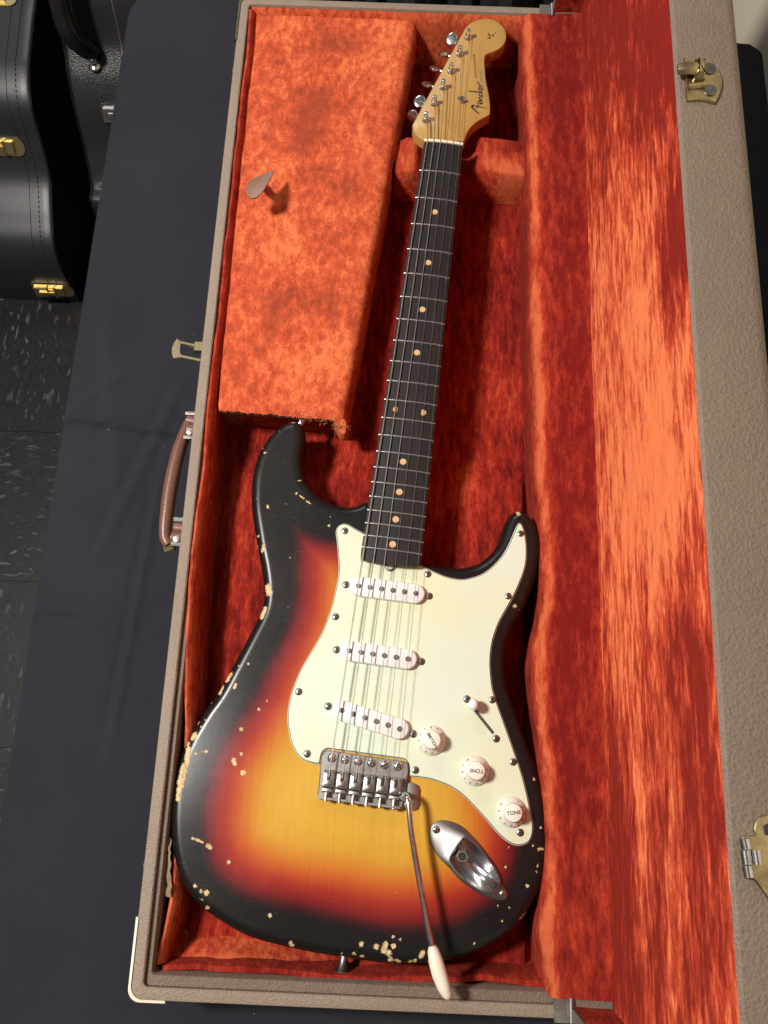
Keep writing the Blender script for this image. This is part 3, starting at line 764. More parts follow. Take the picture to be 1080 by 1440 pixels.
# handle
zh=46
hp_=[(244,545),(228,580),(205,640),(185,700),(165,780),(148,860),(135,940),(125,1020),(118,1080),(118,1140),(135,1175)]
HPp=[(200+a*.27778,440+b*.27778) for a,b in hp_]
path=[(*at(a,b,zh),zh) for a,b in HPp]; path=spline(path,5,False)
rad=[5.2+ (2.0*math.sin(math.pi*i/(len(path)-1))) for i in range(len(path))]
m=MB(); m.tube([tuple(p) for p in path],rad,14,flat=1.15); hd=m.build('handle',M['handle'],case)
for q0,q1 in (((232,545),(270,560)),((232,590),(262,600)),((165,1090),(210,1096)),((150,1140),(200,1146))):
    a=at(200+q0[0]*.27778,440+q0[1]*.27778,zh); b=at(200+q1[0]*.27778,440+q1[1]*.27778,zh)
    m=MB(); m.tube([(*a,zh),(XL+1,b[1],zh)],7.0,10); m.build('handle_end',M['handle'],hd)
for q in ((222,512),(212,632),(162,1048),(148,1172)):
    a=at(200+q[0]*.27778,440+q[1]*.27778,zh+4); m=MB(); m.tube([(a[0],a[1],zh+5),(XL+1,a[1],zh+5)],2.6,8); m.build('handle_bracket',M['nickel'],hd)
for q in ((238,598),(172,1142)):
    a=at(200+q[0]*.27778,440+q[1]*.27778,zh+9); m=MB(); m.lathe([(.1,0),(3.6,0),(3.2,2),(.1,2.6)],12,c=(a[0],a[1],zh+6)); m.build('handle_rivet',M['nickel'],hd)
a=at(232,772,zh); m=MB(); m.tube([(a[0],a[1],zh-2),(a[0]+9,a[1]+3,zh)],[5,4],8); m.build('handle_tip',M['brass'],hd)
m=MB(); m.box(XL-3,XL-.4,at(270,600,zh)[1]-140,at(270,600,zh)[1]+25,zh-14,zh+8); m.build('handle_plate',M['black_part'],hd,False)
fm=MB(); fm.lathe([(.1,0),(6,0),(6,2),(4.5,4.5),(.1,5.5)],16); fme=fm.mesh('stud',[M['brass']])
for q in ((330,101),(198,1217)):
    a=at(*q,60); place('stud',fme,case,(XL,a[1],60),(0,R_(-90),0))
# corner protectors
def corner(cx,cy,sx,sy,nm='corner_protector'):
    m=MB(); r=9
    P=[(cx-sx*.8, cy-sy*48)]+[ ] 
    arc=[]
    for k in range(7):
        a=R_(90*k/6); arc.append((cx+sx*(-r+ (r+1.2)*math.cos(a)), cy+sy*(-r+(r+1.2)*math.sin(a))))
    pts=[(cx+sx*1.2,cy-sy*62)]+arc+[(cx-sx*30,cy+sy*1.2)]
    rs=[[(x,y,z) for x,y in pts] for z in (3,ZR-2,ZR+.2)]
    inn=[(x-sx*(2.2 if abs(x-cx)<20 else 0), y-sy*(2.2 if abs(y-cy)<20 else 0), ZR+.9) for x,y in pts]
    rs.append(inn)
    m.rings(rs,cap0=False,cap1=False,closed=False); return m.build(nm,M['brass'],case)
corner(XL,YB,-1,-1).data.materials[0]=M['cream']
corner(XL,YT,-1,1)
# hinge corners on the right-hand side
for y in (YB+8,YT-8):
    m=MB(); m.tube([(XR+1,y-9,ZR+3),(XR+1,y+9,ZR+3)],3,10); m.box(XR-13,XR,y-10,y+10,ZR+.3,ZR+1.6); m.build('hinge',M['nickel'],case)

# ================================================================== GUITAR
ZT_=75; ZBODY=31.5
gt=thing('electric_guitar','sunburst electric guitar with mint pickguard and chipped black edges lying in the open case','electric guitar',(*at(520,1000,30),ZBODY))
A=[(419.6,594),(426,600.6),(429,609),(428,625.6),(426,640),(426,655),(429,673.7),(436.3,685),(447.4,698),(458.5,706),(473,711),(488,713.5),(503,711.7),(514,706),(530,720),(560,775),(590,791),(598,792),(613,797),(621,797.5),(648,799),(672,793),(691,778),(703,759),(709,739),(716,725.5),(728,718.5),(739.5,722),(750,734),(757,750.6),(759.5,768.6),(758,786.7),(755,804.7),(750,821),(744,837),(736.5,855),(726,873),(717,889.6),(712,907.7),(709.8,925.8),(710,943.8),(711.6,960),(716,976),(725.5,1004),(736.8,1034.5),(746.5,1062),(755,1084),(762.5,1112),(768,1140),(770.5,1168),(770,1190),(766,1223),(760,1245.6),(751,1265),(739,1285),(727,1301),(710.6,1315),(690,1328),(665,1340),(640,1348),(615,1353),(585,1355),(555,1354.5),(530,1353),(489,1347),(450,1341),(409,1333),(362,1321),(335,1310),(300,1288),(277,1269),(257,1242),(247.5,1214),(242,1183),(241,1144),(244,1109),(253,1070),(265,1039),(288,1000.6),(308,973),(331,931),(354,888),(366,864),(371,845),(371,825),(368,800),(363,775),(359,750),(355.5,727),(354,711),(354,692),(355,673.7),(358.5,657),(363,642),(371.5,625.6),(382.6,610.7),(395.6,599.6),(409.4,593.5)]
la=np.array(at(385,835,70)); lbp=np.array(at(300,1310,70)); ld=(lbp-la)/np.hypot(*(lbp-la))
def dep(x,y):
    d=(x-la[0])*ld[1]-(y-la[1])*ld[0]      # distance on the player's-arm side
    s=(x-la[0])*ld[0]+(y-la[1])*ld[1]; L=np.hypot(*(lbp-la))
    w=smooth(40,190,s)*(1-smooth(L-190,L-30,s)); 
    return 5.5*min(1.6,max(0,d)/62)**1.7*w
O=[]
for a,b in A:
    p=at(a,b,68); e=dep(*p); 
    e2=dep(-p[0],p[1]) if 0 else e
    O.append(at(a,b,68-e))
if dep(*at(250,1120,68))==0: ld=-ld; la,lbp=lbp,la; O=[at(a,b,68-dep(*at(a,b,68))) for a,b in A]
O=ccw(resample(spline(O,8),2.2))
# relax slightly
for _ in range(2): O=(np.roll(O,1,0)+2*O+np.roll(O,-1,0))/4
RR=9.0
ring_d=[RR*(1-math.cos(R_(a))) for a in (0,10,20,32,44,56,68,80,90)]
def topz(x,y,d):
    r=max(0,RR-d); return ZT_-dep(x,y)-(RR-math.sqrt(max(0,RR*RR-r*r)))
m=MB()
rings=[]
nO=len(O)
bz=ZBODY
rings.append([(x,y,bz) for x,y in inset(O,RR)]); rings.append([(x,y,bz+2.6) for x,y in inset(O,2.6)]); rings.append([(x,y,bz+RR) for x,y in O])
for d_ in ring_d:
    Q=inset(O,d_); rings.append([(x,y,topz(x,y,d_)) for x,y in Q])
m.rings(rings,cap0=False,cap1=False)
base=len(m.v)-nO
cb=delaunay_2d_cdt([Vector(p[:2]) for p in rings[0]],[(i,(i+1)%nO) for i in range(nO)],[],1,1e-4)
if len(cb[0])==nO: m.f+=[tuple(cb[3][i][0] for i in f) for f in cb[2]]; m.m+=[0]*len(cb[2])
IN=np.array([(p[0],p[1]) for p in rings[-1]])
x0,y0=IN.min(0); x1,y1=IN.max(0)
pts=[]
gxx=np.arange(x0,x1,1.25); gyy=np.arange(y0,y1,1.25)
G1=np.array([(x+(.3 if j%2 else 0),y) for j,y in enumerate(gyy) for x in gxx]); 
G1=G1[inside(G1,IN)]; D1=pdist(G1,O)
keep=(D1>RR+1.0)&((D1<62)|((np.round(G1[:,0]/1.25).astype(int)%3==0)&(np.round(G1[:,1]/1.25).astype(int)%3==0)))
G1=G1[keep]
vin=[Vector(p) for p in IN]+[Vector(p) for p in G1]
res=delaunay_2d_cdt(vin,[(i,(i+1)%nO) for i in range(nO)],[],1,1e-4)
vv,ff,ov=res[0],res[2],res[3]
idx={}
for i,v in enumerate(vv):
    o=ov[i]
    if o and o[0]<nO: idx[i]=base+o[0]
    else:
        idx[i]=len(m.v); m.v.append((v.x,v.y,0))
newi=[idx[i] for i in range(len(vv)) if idx[i]>=base+nO]
newp=np.array([[m.v[i][0],m.v[i][1]] for i in newi]); dn=pdist(newp,O)
for i,(x,y),d_ in zip(newi,newp,dn): m.v[i]=(x,y,topz(x,y,d_))
cupx=inset(ccw(spline(zz([(428,968),(445,972),(500,1015),(560,1085),(620,1165),(652,1230),(655,1265),(635,1295),(600,1313),(545,1308),(470,1260),(390,1190),(345,1125),(338,1100),(365,1050),(400,1000)],560,970,.2153,77),2)),-.9)
fc=np.array([[sum(vv[i][q] for i in f)/3 for q in (0,1)] for f in ff]); fin=inside(fc,cupx)
for f,h_ in zip(ff,fin):
    if not h_: m.f.append(tuple(idx[i] for i in f)); m.m.append(0)
VA=np.array(m.v); ED=pdist(VA[:,:2],O); ED[:3*nO]=0; ED=ED-np.array([17*smooth(-520,-380,y)*smooth(70,-60,x) for x,y in VA[:,:2]])
# worn-off lacquer: capsules measured on the body
K5=.2916; CH=[]
def ch(lst,ox,oy,k,z=75,sc=1):
    for c in lst:
        if len(c)==3: a,b,r=c; CH.append((ox+a*k,oy+b*k,ox+a*k,oy+b*k,r*k*sc))
        else: a,b,c2,d2,r=c; CH.append((ox+a*k,oy+b*k,ox+c2*k,oy+d2*k,r*k*sc))
ch([(325,165,305,195,11),(280,225,272,255,10),(225,300,7),(348,215,343,232,6),(205,385,6),(168,400,6),(185,420,6),(152,460,15),(140,475,10),(120,500,8),(122,530,112,600,15),(100,610,82,700,17),(76,720,72,765,11),(157,548,7),(188,537,4),(207,537,8),(375,430,9),(375,550,7),(338,580,12),(345,597,9),(383,640,12),(409,680,4),(140,955,190,975,4),(213,992,228,1000,8),(315,1070,8),(155,1185,8),(183,1212,8),(207,1218,12),(187,1250,6),(210,1290,9),(515,1328,8),(410,117,4),(365,125,4),(460,335,5),(500,295,4)],230,900,K5)
ch([(175,365,13),(380,130,400,135,8),(415,672,11),(440,570,432,590,5),(440,688,470,710,5),(490,730,525,750,4),(335,750,5),(198,765,202,780,6),(118,710,5),(670,850,5),(665,912,7),(160,325,6),(285,200,6)],340,570,.1852,sc=.75)
ch([(588,1130,7),(616,1175,608,1210,7),(635,985,5),(748,1240,4),(945,1080,6)],200,440,.27778)
ch([(377,826,379,834,4.5),(373,856,368,868,3.5),(358,772,360,768,3)],0,0,1)
ch([(37,222,13),(417,220,11),(498,235,12),(548,218,535,258,12),(567,270,13),(592,232,10),(573,305,11),(605,308,9),(625,317,7),(420,285,8),(378,272,9),(752,265,738,290,10),(707,312,10),(677,318,8),(318,268,6),(780,322,6),(1030,218,6),(590,180,6),(628,195,6)],400,1270,.2593)
ch([(218,1100,9),(290,805,8),(300,912,272,915,7),(272,998,8),(247,897,5),(255,560,9),(93,1277,6),(265,1030,6),(130,1210,5),(215,1238,188,1265,6),(70,1200,4),(110,1005,5),(125,905,4)],680,940,.27778,sc=.75)
ch([(727.7,721,729,725,2.5),(723,852.6,3),(747,722,2)],0,0,1)
chip=np.zeros(len(VA))
for a,b,c,e,r in CH:
    z=70
    p=np.array(at(a,b,z)); z=74-dep(*p)-3.0*math.exp(-pdist(p[None],O)[0]/5); p=np.array(at(a,b,z)); q=np.array(at(c,e,z)); rr=r/1.66*.95+.35
    ab=q-p; L2=max(1e-9,(ab**2).sum()); tt=np.clip(((VA[:,:2]-p)@ab)/L2,0,1); dist=np.hypot(*(VA[:,:2]-p-tt[:,None]*ab).T)
    chip=np.maximum(chip,np.clip(1.12-.62*dist/rr,0,1.1))
chip[:2*nO]=0
body=m.build('body',M['burst'],gt,attrs={'edge_distance':ED*.001,'chip':chip})
body.data.set_sharp_from_angle(angle=R_(60))

# pickguard
z=77.5
PG=[(510,748),(500.4,742.9),(491.6,737.6),(484.5,735.5),(477.5,737.6),(473,742.9),(472,750),(473.6,762),(474.9,778),(476,794),(475.4,808),(473,822),(467.5,847),(459.7,870.6),(450,894),(434,921),(421,944.4),(409,975.6),(404,1003),(405.3,1026),(411,1049.4),(422.8,1067),(438.3,1073.6),(450.6,1075)]
PG2=[(451.5,1068),(453.6,1058.5),(459.7,1053.5),(522,1062),(568.7,1068.2),(574,1074),(574.3,1092.5)]
PG3=[(587,1093.5),(603,1096),(613.8,1099),(633,1106.7),(650.4,1118.6),(667.7,1135.8),(685,1155),(702,1174.5),(715,1185),(725.8,1189.6),(736.5,1189),(745,1184),(749.5,1174.5),(750.5,1161.6),(747.3,1142),(742,1116),(735.5,1090.6),(726.9,1064.7),(718,1039),(708.6,1013),(700,989),(694.2,970),(691.5,950),(690.5,935),(691,920),(693.5,903),(697.5,889),(704,873),(714,855),(724,837),(732,819),(738.6,801),(741.3,785),(741.3,767),(739.5,752),(735.9,739.7),(732,734.5),(728.6,736),(724,745),(717.8,759.6),(710.6,774),(701.5,786.7),(689,799),(676,807.5),(660,812.5),(648,814),(629,810.5),(609.5,802.5),(593,794.5)]
w=lambda L:[at(a,b,z) for a,b in L]
out=list(spline(w(PG),4,False))+[np.array(p) for p in w(PG2)]+list(spline(w(PG3),4,False))
PGW=ccw(resample(out,1.6))
for _ in range(1): PGW=(np.roll(PGW,1,0)+4*PGW+np.roll(PGW,-1,0))/6
m=MB(); r=lambda d,zv:[(x,y,zv) for x,y in inset(PGW,d)]
m.rings([r(0,75.1),r(0.05,75.6),r(.7,76.2),r(.75,76.25),r(1.25,77.1),r(1.6,77.5)],mats=[1,1,2,2,0,0])
m.build('pickguard',[M['mint'],M['guard_edge_white'],M['guard_edge_black']],gt)

# screw mesh with cross recess
def screw_mesh(r,h=1.3,mat='screw'):
    s=MB(); s.lathe([(r*.96,-.6),(r,0),(r*.86,h*.55),(r*.55,h*.9),(.1,h)],20)
    s.box(-r*.62,r*.62,-r*.13,r*.13,h*.75,h+.12,1); s.box(-r*.13,r*.13,-r*.62,r*.62,h*.76,h+.14,1)
    return s.mesh('screw',[M[mat],M['black_part']])
scm=screw_mesh(3.3,.8); scs=screw_mesh(3.3,1.5,'chrome')
rs_=random.Random(5)
for q in ((485,746),(602,807),(732.5,750),(715,838),(472,867),(420,972.5),(432,1060),(584.5,1083),(692.5,984),(722,1071.5),(732,1171)):
    place('pickguard_screw',scm,gt,(*at(*q,78.5),77.6),(0,0,rs_.uniform(0,1.5)))
# pickups
pm=MB(); 
def stadium(L,Wd,n=9):
    r=Wd/2; P=[]
    for k in range(n): a=R_(-90+180*k/(n-1)); P.append((L/2-r+r*math.cos(a),r*math.sin(a)))
    for k in range(n): a=R_(90+180*k/(n-1)); P.append((-L/2+r+r*math.cos(a),r*math.sin(a)))
    return P
slab(pm,stadium(70,18),0,[(0,5.2),(.5,6),(1.3,6.5)]); pme=pm.mesh('pickup_cover',[M['white']])
pl=MB(); pl.lathe([(2.35,0),(2.35,.9),(2.1,1.1),(.1,1.1)],16); plm=pl.mesh('pole_piece',[M['pole']])
sm2=screw_mesh(3.4,.9)
for (p0,p1,s0,s1) in (((504,823.8),(584.8,834.3),(486.5,821.8),(603.8,837.8)),((490.8,914.9),(573.7,926.6),(473.3,913.2),(592.7,930)),((480.3,998.9),(562,1025),(461.7,993),(581.4,1032))):
    zt=84.6; a=np.array(at(*p0,zt)); b=np.array(at(*p1,zt)); c=(a+b)/2; th=math.atan2(b[1]-a[1],b[0]-a[0]); 
    o=place('pickup',pme,gt,(*c,77.6),(0,0,th)); sp=np.hypot(*(b-a))/5
    for k in range(6): subpart('pole_piece',plm,o,((k-2.5)*sp,0,6.5),(0,0,0))
    for s in (s0,s1): place('pickup_screw',sm2,gt,(*at(*s,79),77.8),(0,0,rs_.uniform(0,1.5)))
# text helper
def text_mesh(body_,size,mat,ext=.06,space=1.0):
    cu=bpy.data.curves.new('lettering','FONT'); cu.body=body_; cu.size=size*.001; cu.extrude=ext*.001; cu.align_x='CENTER'; cu.align_y='CENTER'; cu.space_character=space
    cu.offset=size*.000025
    o=bpy.data.objects.new('tmp',cu); COL.objects.link(o); bpy.context.view_layer.update()
    me=bpy.data.meshes.new_from_object(o.evaluated_get(bpy.context.evaluated_depsgraph_get())); bpy.data.objects.remove(o)
    me.name='lettering'; me.materials.clear(); me.materials.append(mat); return me
# knobs
km=MB(); 
seg=40; prof=[(12.9,0),(12.9,1.2),(12.5,2.2),(10.0,4.4),(8.6,5.8),(7.7,7.2),(7.45,8.6),(7.35,15.2)]
rsn=[]
for r_,zv in prof: rsn.append([((r_+(.16*(-1)**j if 6<zv<15.5 else 0))*math.cos(2*math.pi*j/seg),(r_+(.16*(-1)**j if 6<zv<15.5 else 0))*math.sin(2*math.pi*j/seg),zv) for j in range(seg)])
km.rings(rsn,0); kme=km.mesh('knob',[M['knob']])
kt=MB(); kt.lathe([(7.35,15.25),(7.1,16.0),(6.6,16.3),(.1,16.35)],32); ktm=kt.mesh('knob_cap',[M['knob_top']])
tV=text_mesh('VOLUME',3.6,M['ink'],.05,1.0); tT=text_mesh('TONE',4.3,M['ink'],.05,1.1)
digs=MB()
dm=[text_mesh(str(i),2.6,M['ink_faint'],.05) for i in range(1,11)]
# numerals of the skirt joined in one mesh
nv=MB()
for i,me in enumerate(dm):
    a=R_(-60-30*i+90); rad_=10.9; R=Matrix.Rotation(a-R_(90),4,'Z'); 
    T=Matrix.Translation(Vector((rad_*math.cos(a),rad_*math.sin(a),3.95)))@R@Matrix.Rotation(R_(-38),4,'X')
    n0=len(nv.v); nv.v+=[tuple(T@(Vector(v.co)*1000)) for v in me.vertices]; nv.f+=[tuple(i2+n0 for i2 in p.vertices) for p in me.polygons]; nv.m+=[0]*len(me.polygons)
nvm=nv.mesh('numerals',[M['ink_faint']],smoothed=False,fix=False)
for (kc,ang,tx_,lb_,rn) in (((606.5,1041),124,tV,'cream volume knob nearest the bridge pickup',150),((667.5,1083.8),178,tT,'cream tone knob with its lettering upside down, middle of three',190),((719,1142),8,tT,'cream tone knob with its lettering upright at the guard\'s lower end',20)):
    o=place('control_knob',kme,gt,(*at(*kc,80),77.7),(0,0,R_(ang))); o['label']=lb_
    subpart('knob_cap',ktm,o); subpart('lettering',tx_,o,(0,0,16.45)); subpart('numerals',nvm,o,(0,0,.2),(0,0,R_(rn)))
# selector
a=at(669.5,1001,77.6); b=at(692,1029,77.6); L=math.hypot(b[0]-a[0],b[1]-a[1]); th=math.atan2(b[1]-a[1],b[0]-a[0])
m=MB(); slab(m,stadium(L+4,2.6,7),0,[(0,.12)]); sw=place('selector_switch',m.mesh('selector_slot',[M['black_part']]),gt,((a[0]+b[0])/2,(a[1]+b[1])/2,77.52),(0,0,th))
m=MB(); m.tube([(-L/2,0,.3),(L/2,0,.3)],.5,6); subpart('spring',m.mesh('spring',[M['steel']]),sw)
a=at(668,992,84)
m=MB(); m.box(-1.2,1.2,-3.5,3.5,-.5,7); m2=m.mesh('lever',[M['steel']]); place('lever',m2,gt,(a[0],a[1],77.8))
m=MB(); m.lathe([(2.2,5.5),(4.0,6.5),(4.9,10),(4.7,14),(3.4,17),(1.6,18.2),(.1,18.4)],20); m.v=[(x*.95,y*1.1,zv) for x,y,zv in m.v]
place('switch_tip',m.mesh('switch_tip',[M['white']]),gt,(a[0]-1,a[1]+1.5,77.8),(R_(6),R_(-4),0))
for q in ((657,983),(698,1038.6)): place('switch_screw',sm2,gt,(*at(*q,79),77.8),(0,0,rs_.uniform(0,1.5)))

# bridge
zq=81
def zb(pts,zv): return zz(pts,420,1030,.2037,zv)
m=MB(); slab(m,resample(zb([(155,170),(172,140),(190,124),(225,126),(735,200),(752,216),(757,260),(745,345),(715,528),(640,520),(125,457),(135,400)],zq),1.5),75.3,[(0,zq-.8),(.8,zq)])
br=m.build('bridge_plate',M['nickel'],gt)
m=MB(); slab(m,resample(zb([(745,342),(790,348),(818,362),(832,390),(830,500),(815,530),(785,540),(735,530),(700,520)],78),1.4),75.2,[(0,77.6),(.6,78)]); m.build('bridge_tab',M['nickel'],br)
# rear lip
a0=at(420+128*.2037,1030+448*.2037,86); a1=at(420+700*.2037,1030+520*.2037,86); th=math.atan2(a1[1]-a0[1],a1[0]-a0[0]); bl=math.hypot(a1[0]-a0[0],a1[1]-a0[1])
m=MB(); m.box(0,bl,-.9,.9,-6,3.2); lipm=m.mesh('rear_lip',[M['nickel']],smoothed=False); lip=place('rear_lip',lipm,br,(*a0,84),(0,0,th))
sp0=np.array(at(420+228*.2037,1030+174*.2037,83)); sp1=np.array(at(420+685*.2037,1030+232*.2037,83)); bdir=(sp1-sp0)/np.hypot(*(sp1-sp0)); bn=np.array([bdir[1],-bdir[0]])  # bn points to the player's end (-y)
if bn[1]>0: bn=-bn
bth=math.atan2(bdir[1],bdir[0]); pitch=np.hypot(*(sp1-sp0))/5
scb=screw_mesh(4.2,2.2,'chrome')
sd=MB()
# saddle block, local: x across, -y towards the rear
def bentbox(mb,x0,x1,y0,y1,z0,z1,r=.9): slab(mb,resample([(x0,y0),(x1,y0),(x1,y1),(x0,y1)],2.5),z0,[(0,z1-r),(r*.4,z1-r*.3),(r,z1)])
bentbox(sd,-5.1,5.1,-13,1.5,0,6.0); bentbox(sd,-5.0,5.0,-17.5,-13.2,0,3.2); bentbox(sd,-3.3,3.3,-11.5,-6.5,6,7.2,.5)
sdm=sd.mesh('saddle',[M['nickel']])
sl=MB(); slab(sl,[(x,y-3.9) for x,y in [(b_*1.0,a_*1.0) for a_,b_ in stadium(8.2,2.9)]],6.02,[(0,6.12)]); 
slm=sl.mesh('string_slot',[M['black_part']])
gs=MB(); gs.lathe([(1.15,0),(1.15,1.6),(.9,1.9),(.1,1.9)],10); gsm=gs.mesh('height_screw',[M['steel']])
isc=MB(); isc.tube([(0,-17,4),(0,-24.5,4.5)],1.3,8); 
for k in range(9): isc.lathe([(1.9,0),(1.9,.35)],10,c=(0,0,0)) if 0 else None
ism=isc.mesh('intonation_screw',[M['screw']])
spr=MB()
for k in range(7):
    y=-17.6-k*.95; spr.tube([(1.9*math.cos(t2),y+.12*math.sin(t2),4.1+1.9*math.sin(t2)) for t2 in np.linspace(0,2*math.pi,9)],.28,4)
sprm=spr.mesh('spring',[M['steel']])
hdm=MB(); hdm.lathe([(2.5,-2.6),(2.7,-1),(2.2,.4),(.1,.8)],14); hme=hdm.mesh('screw_head',[M['screw']])
saddle_pts=[]
for k in range(6):
    c=sp0+bdir*pitch*k
    place('bridge_screw',scb,gt,(*c,81.0),(0,0,rs_.uniform(0,1.5)))
    off=10.2+[.3,.1,0,0,-.3,-.4][k]
    s_=c+bn*(off+1.2); hh=[.6,.9,1.0,1.0,.7,.4][k]
    o=place('saddle',sdm,gt,(*s_,81.1+hh),(0,0,bth))
    subpart('string_slot',slm,o)
    for sx in (-3.6,3.6): subpart('height_screw',gsm,o,(sx,-.2,5.6))
    subpart('intonation_screw',ism,o); subpart('spring',sprm,o)
    e=c+bn*(35.5); place('screw_head',hme,gt,(*e,84.4),(R_(90),0,bth))
    saddle_pts.append((s_+bn*4.2,81.1+hh+6.6))
# tremolo arm
zA=99
ap=[((567.7,1119),84),((568.5,1117),92),((572,1121),98),((575,1134),zA+1),((577.8,1167),zA+1),((585,1212),zA),((594.4,1263.7),zA),((601.9,1304),zA),((608.4,1333),zA)]
AP=spline([(*at(*q,zv),zv) for q,zv in ap],6,False)
m=MB(); m.tube([tuple(p) for p in AP],2.55,12); arm=m.build('tremolo_arm',M['steel'],gt)
m=MB(); m.lathe([(4.6,0),(4.6,2),(3.4,3.5),(.1,3.6)],16,c=(*at(567.7,1120,82),81)); m.build('arm_collar',M['nickel'],arm)
tp_=[((607.5,1330),2.9),((609,1336),4.6),((613,1352),6.0),((618,1370),6.2),((624,1388),5.4),((629,1400),4.0),((631,1404),2.2),((631.8,1406),.4)]
m=MB(); m.tube([(*at(*q,zA),zA) for q,_ in tp_],[r_ for _,r_ in tp_],16); m.build('arm_tip',M['cream'],arm)
# jack plate
def zj(pts,zv): return zz(pts,560,970,.2153,zv)
jo=ccw(resample(spline(zj([(205,960),(215,890),(250,860),(300,852),(370,868),(430,900),(500,970),(560,1040),(620,1130),(655,1200),(672,1260),(705,1300),(722,1340),(715,1365),(680,1378),(630,1372),(560,1350),(480,1300),(400,1240),(330,1160),(270,1100),(225,1030)],77),5),1.4))
ji=ccw(spline(zj([(428,968),(445,972),(500,1015),(560,1085),(620,1165),(652,1230),(655,1265),(635,1295),(600,1313),(545,1308),(470,1260),(390,1190),(345,1125),(338,1100),(365,1050),(400,1000)],77),4)); ji=resample(ji,1.4)
nj=96; jo=resample(jo,np.hypot(*np.diff(np.vstack([jo,jo[:1]]),axis=0).T).sum()/nj); ji=resample(ji,np.hypot(*np.diff(np.vstack([ji,ji[:1]]),axis=0).T).sum()/nj)
jo=jo[:nj]; ji=ji[:nj]
c=ji.mean(0)
def align(P,c): 
    k=int(np.argmin(np.arctan2(P[:,1]-c[1],P[:,0]-c[0]))); return np.roll(P,-k,0)
jo=align(jo,c); ji=align(ji,c)
deep=np.array(at(420,1000+195,70)) 
dp=np.array(zj([(425,1085)],66)[0])
def cup(t,z_): # shrink towards a point near the socket end while going down
    return [(p[0]*(1-t)+(c[0]*.55+dp[0]*.45)*t,p[1]*(1-t)+(c[1]*.55+dp[1]*.45)*t,z_) for p in ji]
m=MB(); m.rings([[(x,y,75.2) for x,y in jo],[(x,y,76.3) for x,y in inset(jo,.3)],[(x,y,76.7) for x,y in inset(jo,1.0)],[(x,y,77.0) for x,y in inset(ji,-2.6)],[(x,y,77.9) for x,y in inset(ji,-1.2)],[(x,y,77.9) for x,y in inset(ji,-.3)],[(x,y,76.6) for x,y in ji],cup(.10,73),cup(.22,69),cup(.42,65),cup(.7,62.5),cup(.98,61.8)],mats=[0,0,0,0,0,1,1,1,1,1,1,1],cap0=False)
jk=m.build('jack_plate',[M['plate'],M['chrome']],gt)
m=MB(); sx,sy=zj([(418,1088)],72)[0]; m.lathe([(6.2,-1),(6.2,1.2),(4.6,2.4),(4.2,2.4),(4.1,1),(3.3,1)],6,c=(sx,sy,70)); m.lathe([(4.4,0),(4.4,3.4),(3.5,3.4),(3.3,2.6)],20,c=(sx,sy,70)); m.lathe([(.1,0),(3.3,0),(3.3,3.0),(.1,3.0)],20,c=(sx,sy,70),mi=1)
m.build('jack_socket',[M['nickel'],M['black_part']],jk)
for q in ((250,915),(685,1337)): place('jack_screw',scs,gt,(*zj([q],78)[0],76.7),(0,0,rs_.uniform(0,1.5)))
# strap buttons
def strap(q,z_,dx,dy,tilt):
    m=MB(); m.lathe([(3.2,-2),(3.2,3),(4.0,6),(6.4,11),(7.6,12.5),(7.4,13.6),(3,14.2),(.1,14.0)],24)
    d=Vector((dx,dy,tilt)).normalized(); e=d.to_track_quat('Z','Y').to_euler()
    place('strap_button',m.mesh('strap_button',[M['steel'] if z_>55 else M['screw']]),gt,(*at(*q,z_),z_),e)
strap((484,1341),52,-.05,-1,.0); strap((421,598),60,.5,1,.25)

# neck ---------------------------------------------------------------
def G(x,y,z_): a=g2w(x,y); return (a[0],a[1],z_)
YE=-467.5
hw=lambda y:21+(28.3-21)*min(1,-y/455)
FB=88.0
def fbz(x,y): rr=184.; return FB-(rr-math.sqrt(rr*rr-x*x))
m=MB(); rows=[]
ysn=[0]+list(np.linspace(-1,-462,60))+[-464.5,-466.3,-467.5]
for y in ysn:
    h=hw(y)
    if y<-462: h-= {-464.5:.4,-466.3:1.6,-467.5:3.6}[round(y,1)]
    yy_=lambda x: y-1.6*math.cos(x/h*math.pi/2)*(1 if y<-462 else 0)
    top_=[(h*math.sin(R_(a))/math.sin(R_(60)),) for a in np.linspace(-60,60,13)]
    pr=[(-h,82.5),(-h,fbz(h,0)-.5)]+[(x,fbz(x,0)) for x in np.linspace(-h+.4,h-.4,13)]+[(h,fbz(h,0)-.5),(h,82.5)]
    rows.append([G(x,yy_(x),zv) for x,zv in pr])
m.rings(rows); fbd=m.build('fretboard',M['rosewood'],gt)
m=MB(); rows=[]
for y in list(np.linspace(2,-395,30)):
    h=hw(y)-.25; dpt=16.5+1.5*(-y/400)
    rows.append([G(h*math.cos(R_(a)),y,82.45-(dpt*abs(math.sin(R_(a)))**.85 if a else 0)) for a in np.linspace(0,-180,19)]+[G(-h*.5,y,82.45),G(h*.5,y,82.45)])
for y in (-410,-425,YE+1):
    h=hw(y)-.25; rows.append([G(h*(1 if a>-80 else (-1 if a<-100 else -(a+90)/10*-1)) if 0 else h*math.cos(R_(a))**1 if abs(math.cos(R_(a)))>.98 else h*math.copysign(1,math.cos(R_(a))) if abs(a+90)>20 else h*(a+90)/20,y,82.45-(24*min(1,abs(math.sin(R_(a)))*3) if a else 0)) for a in np.linspace(0,-180,19)]+[G(-h*.5,y,82.45),G(h*.5,y,82.45)])
m.rings(rows); m.build('neck',M['maple'],gt)
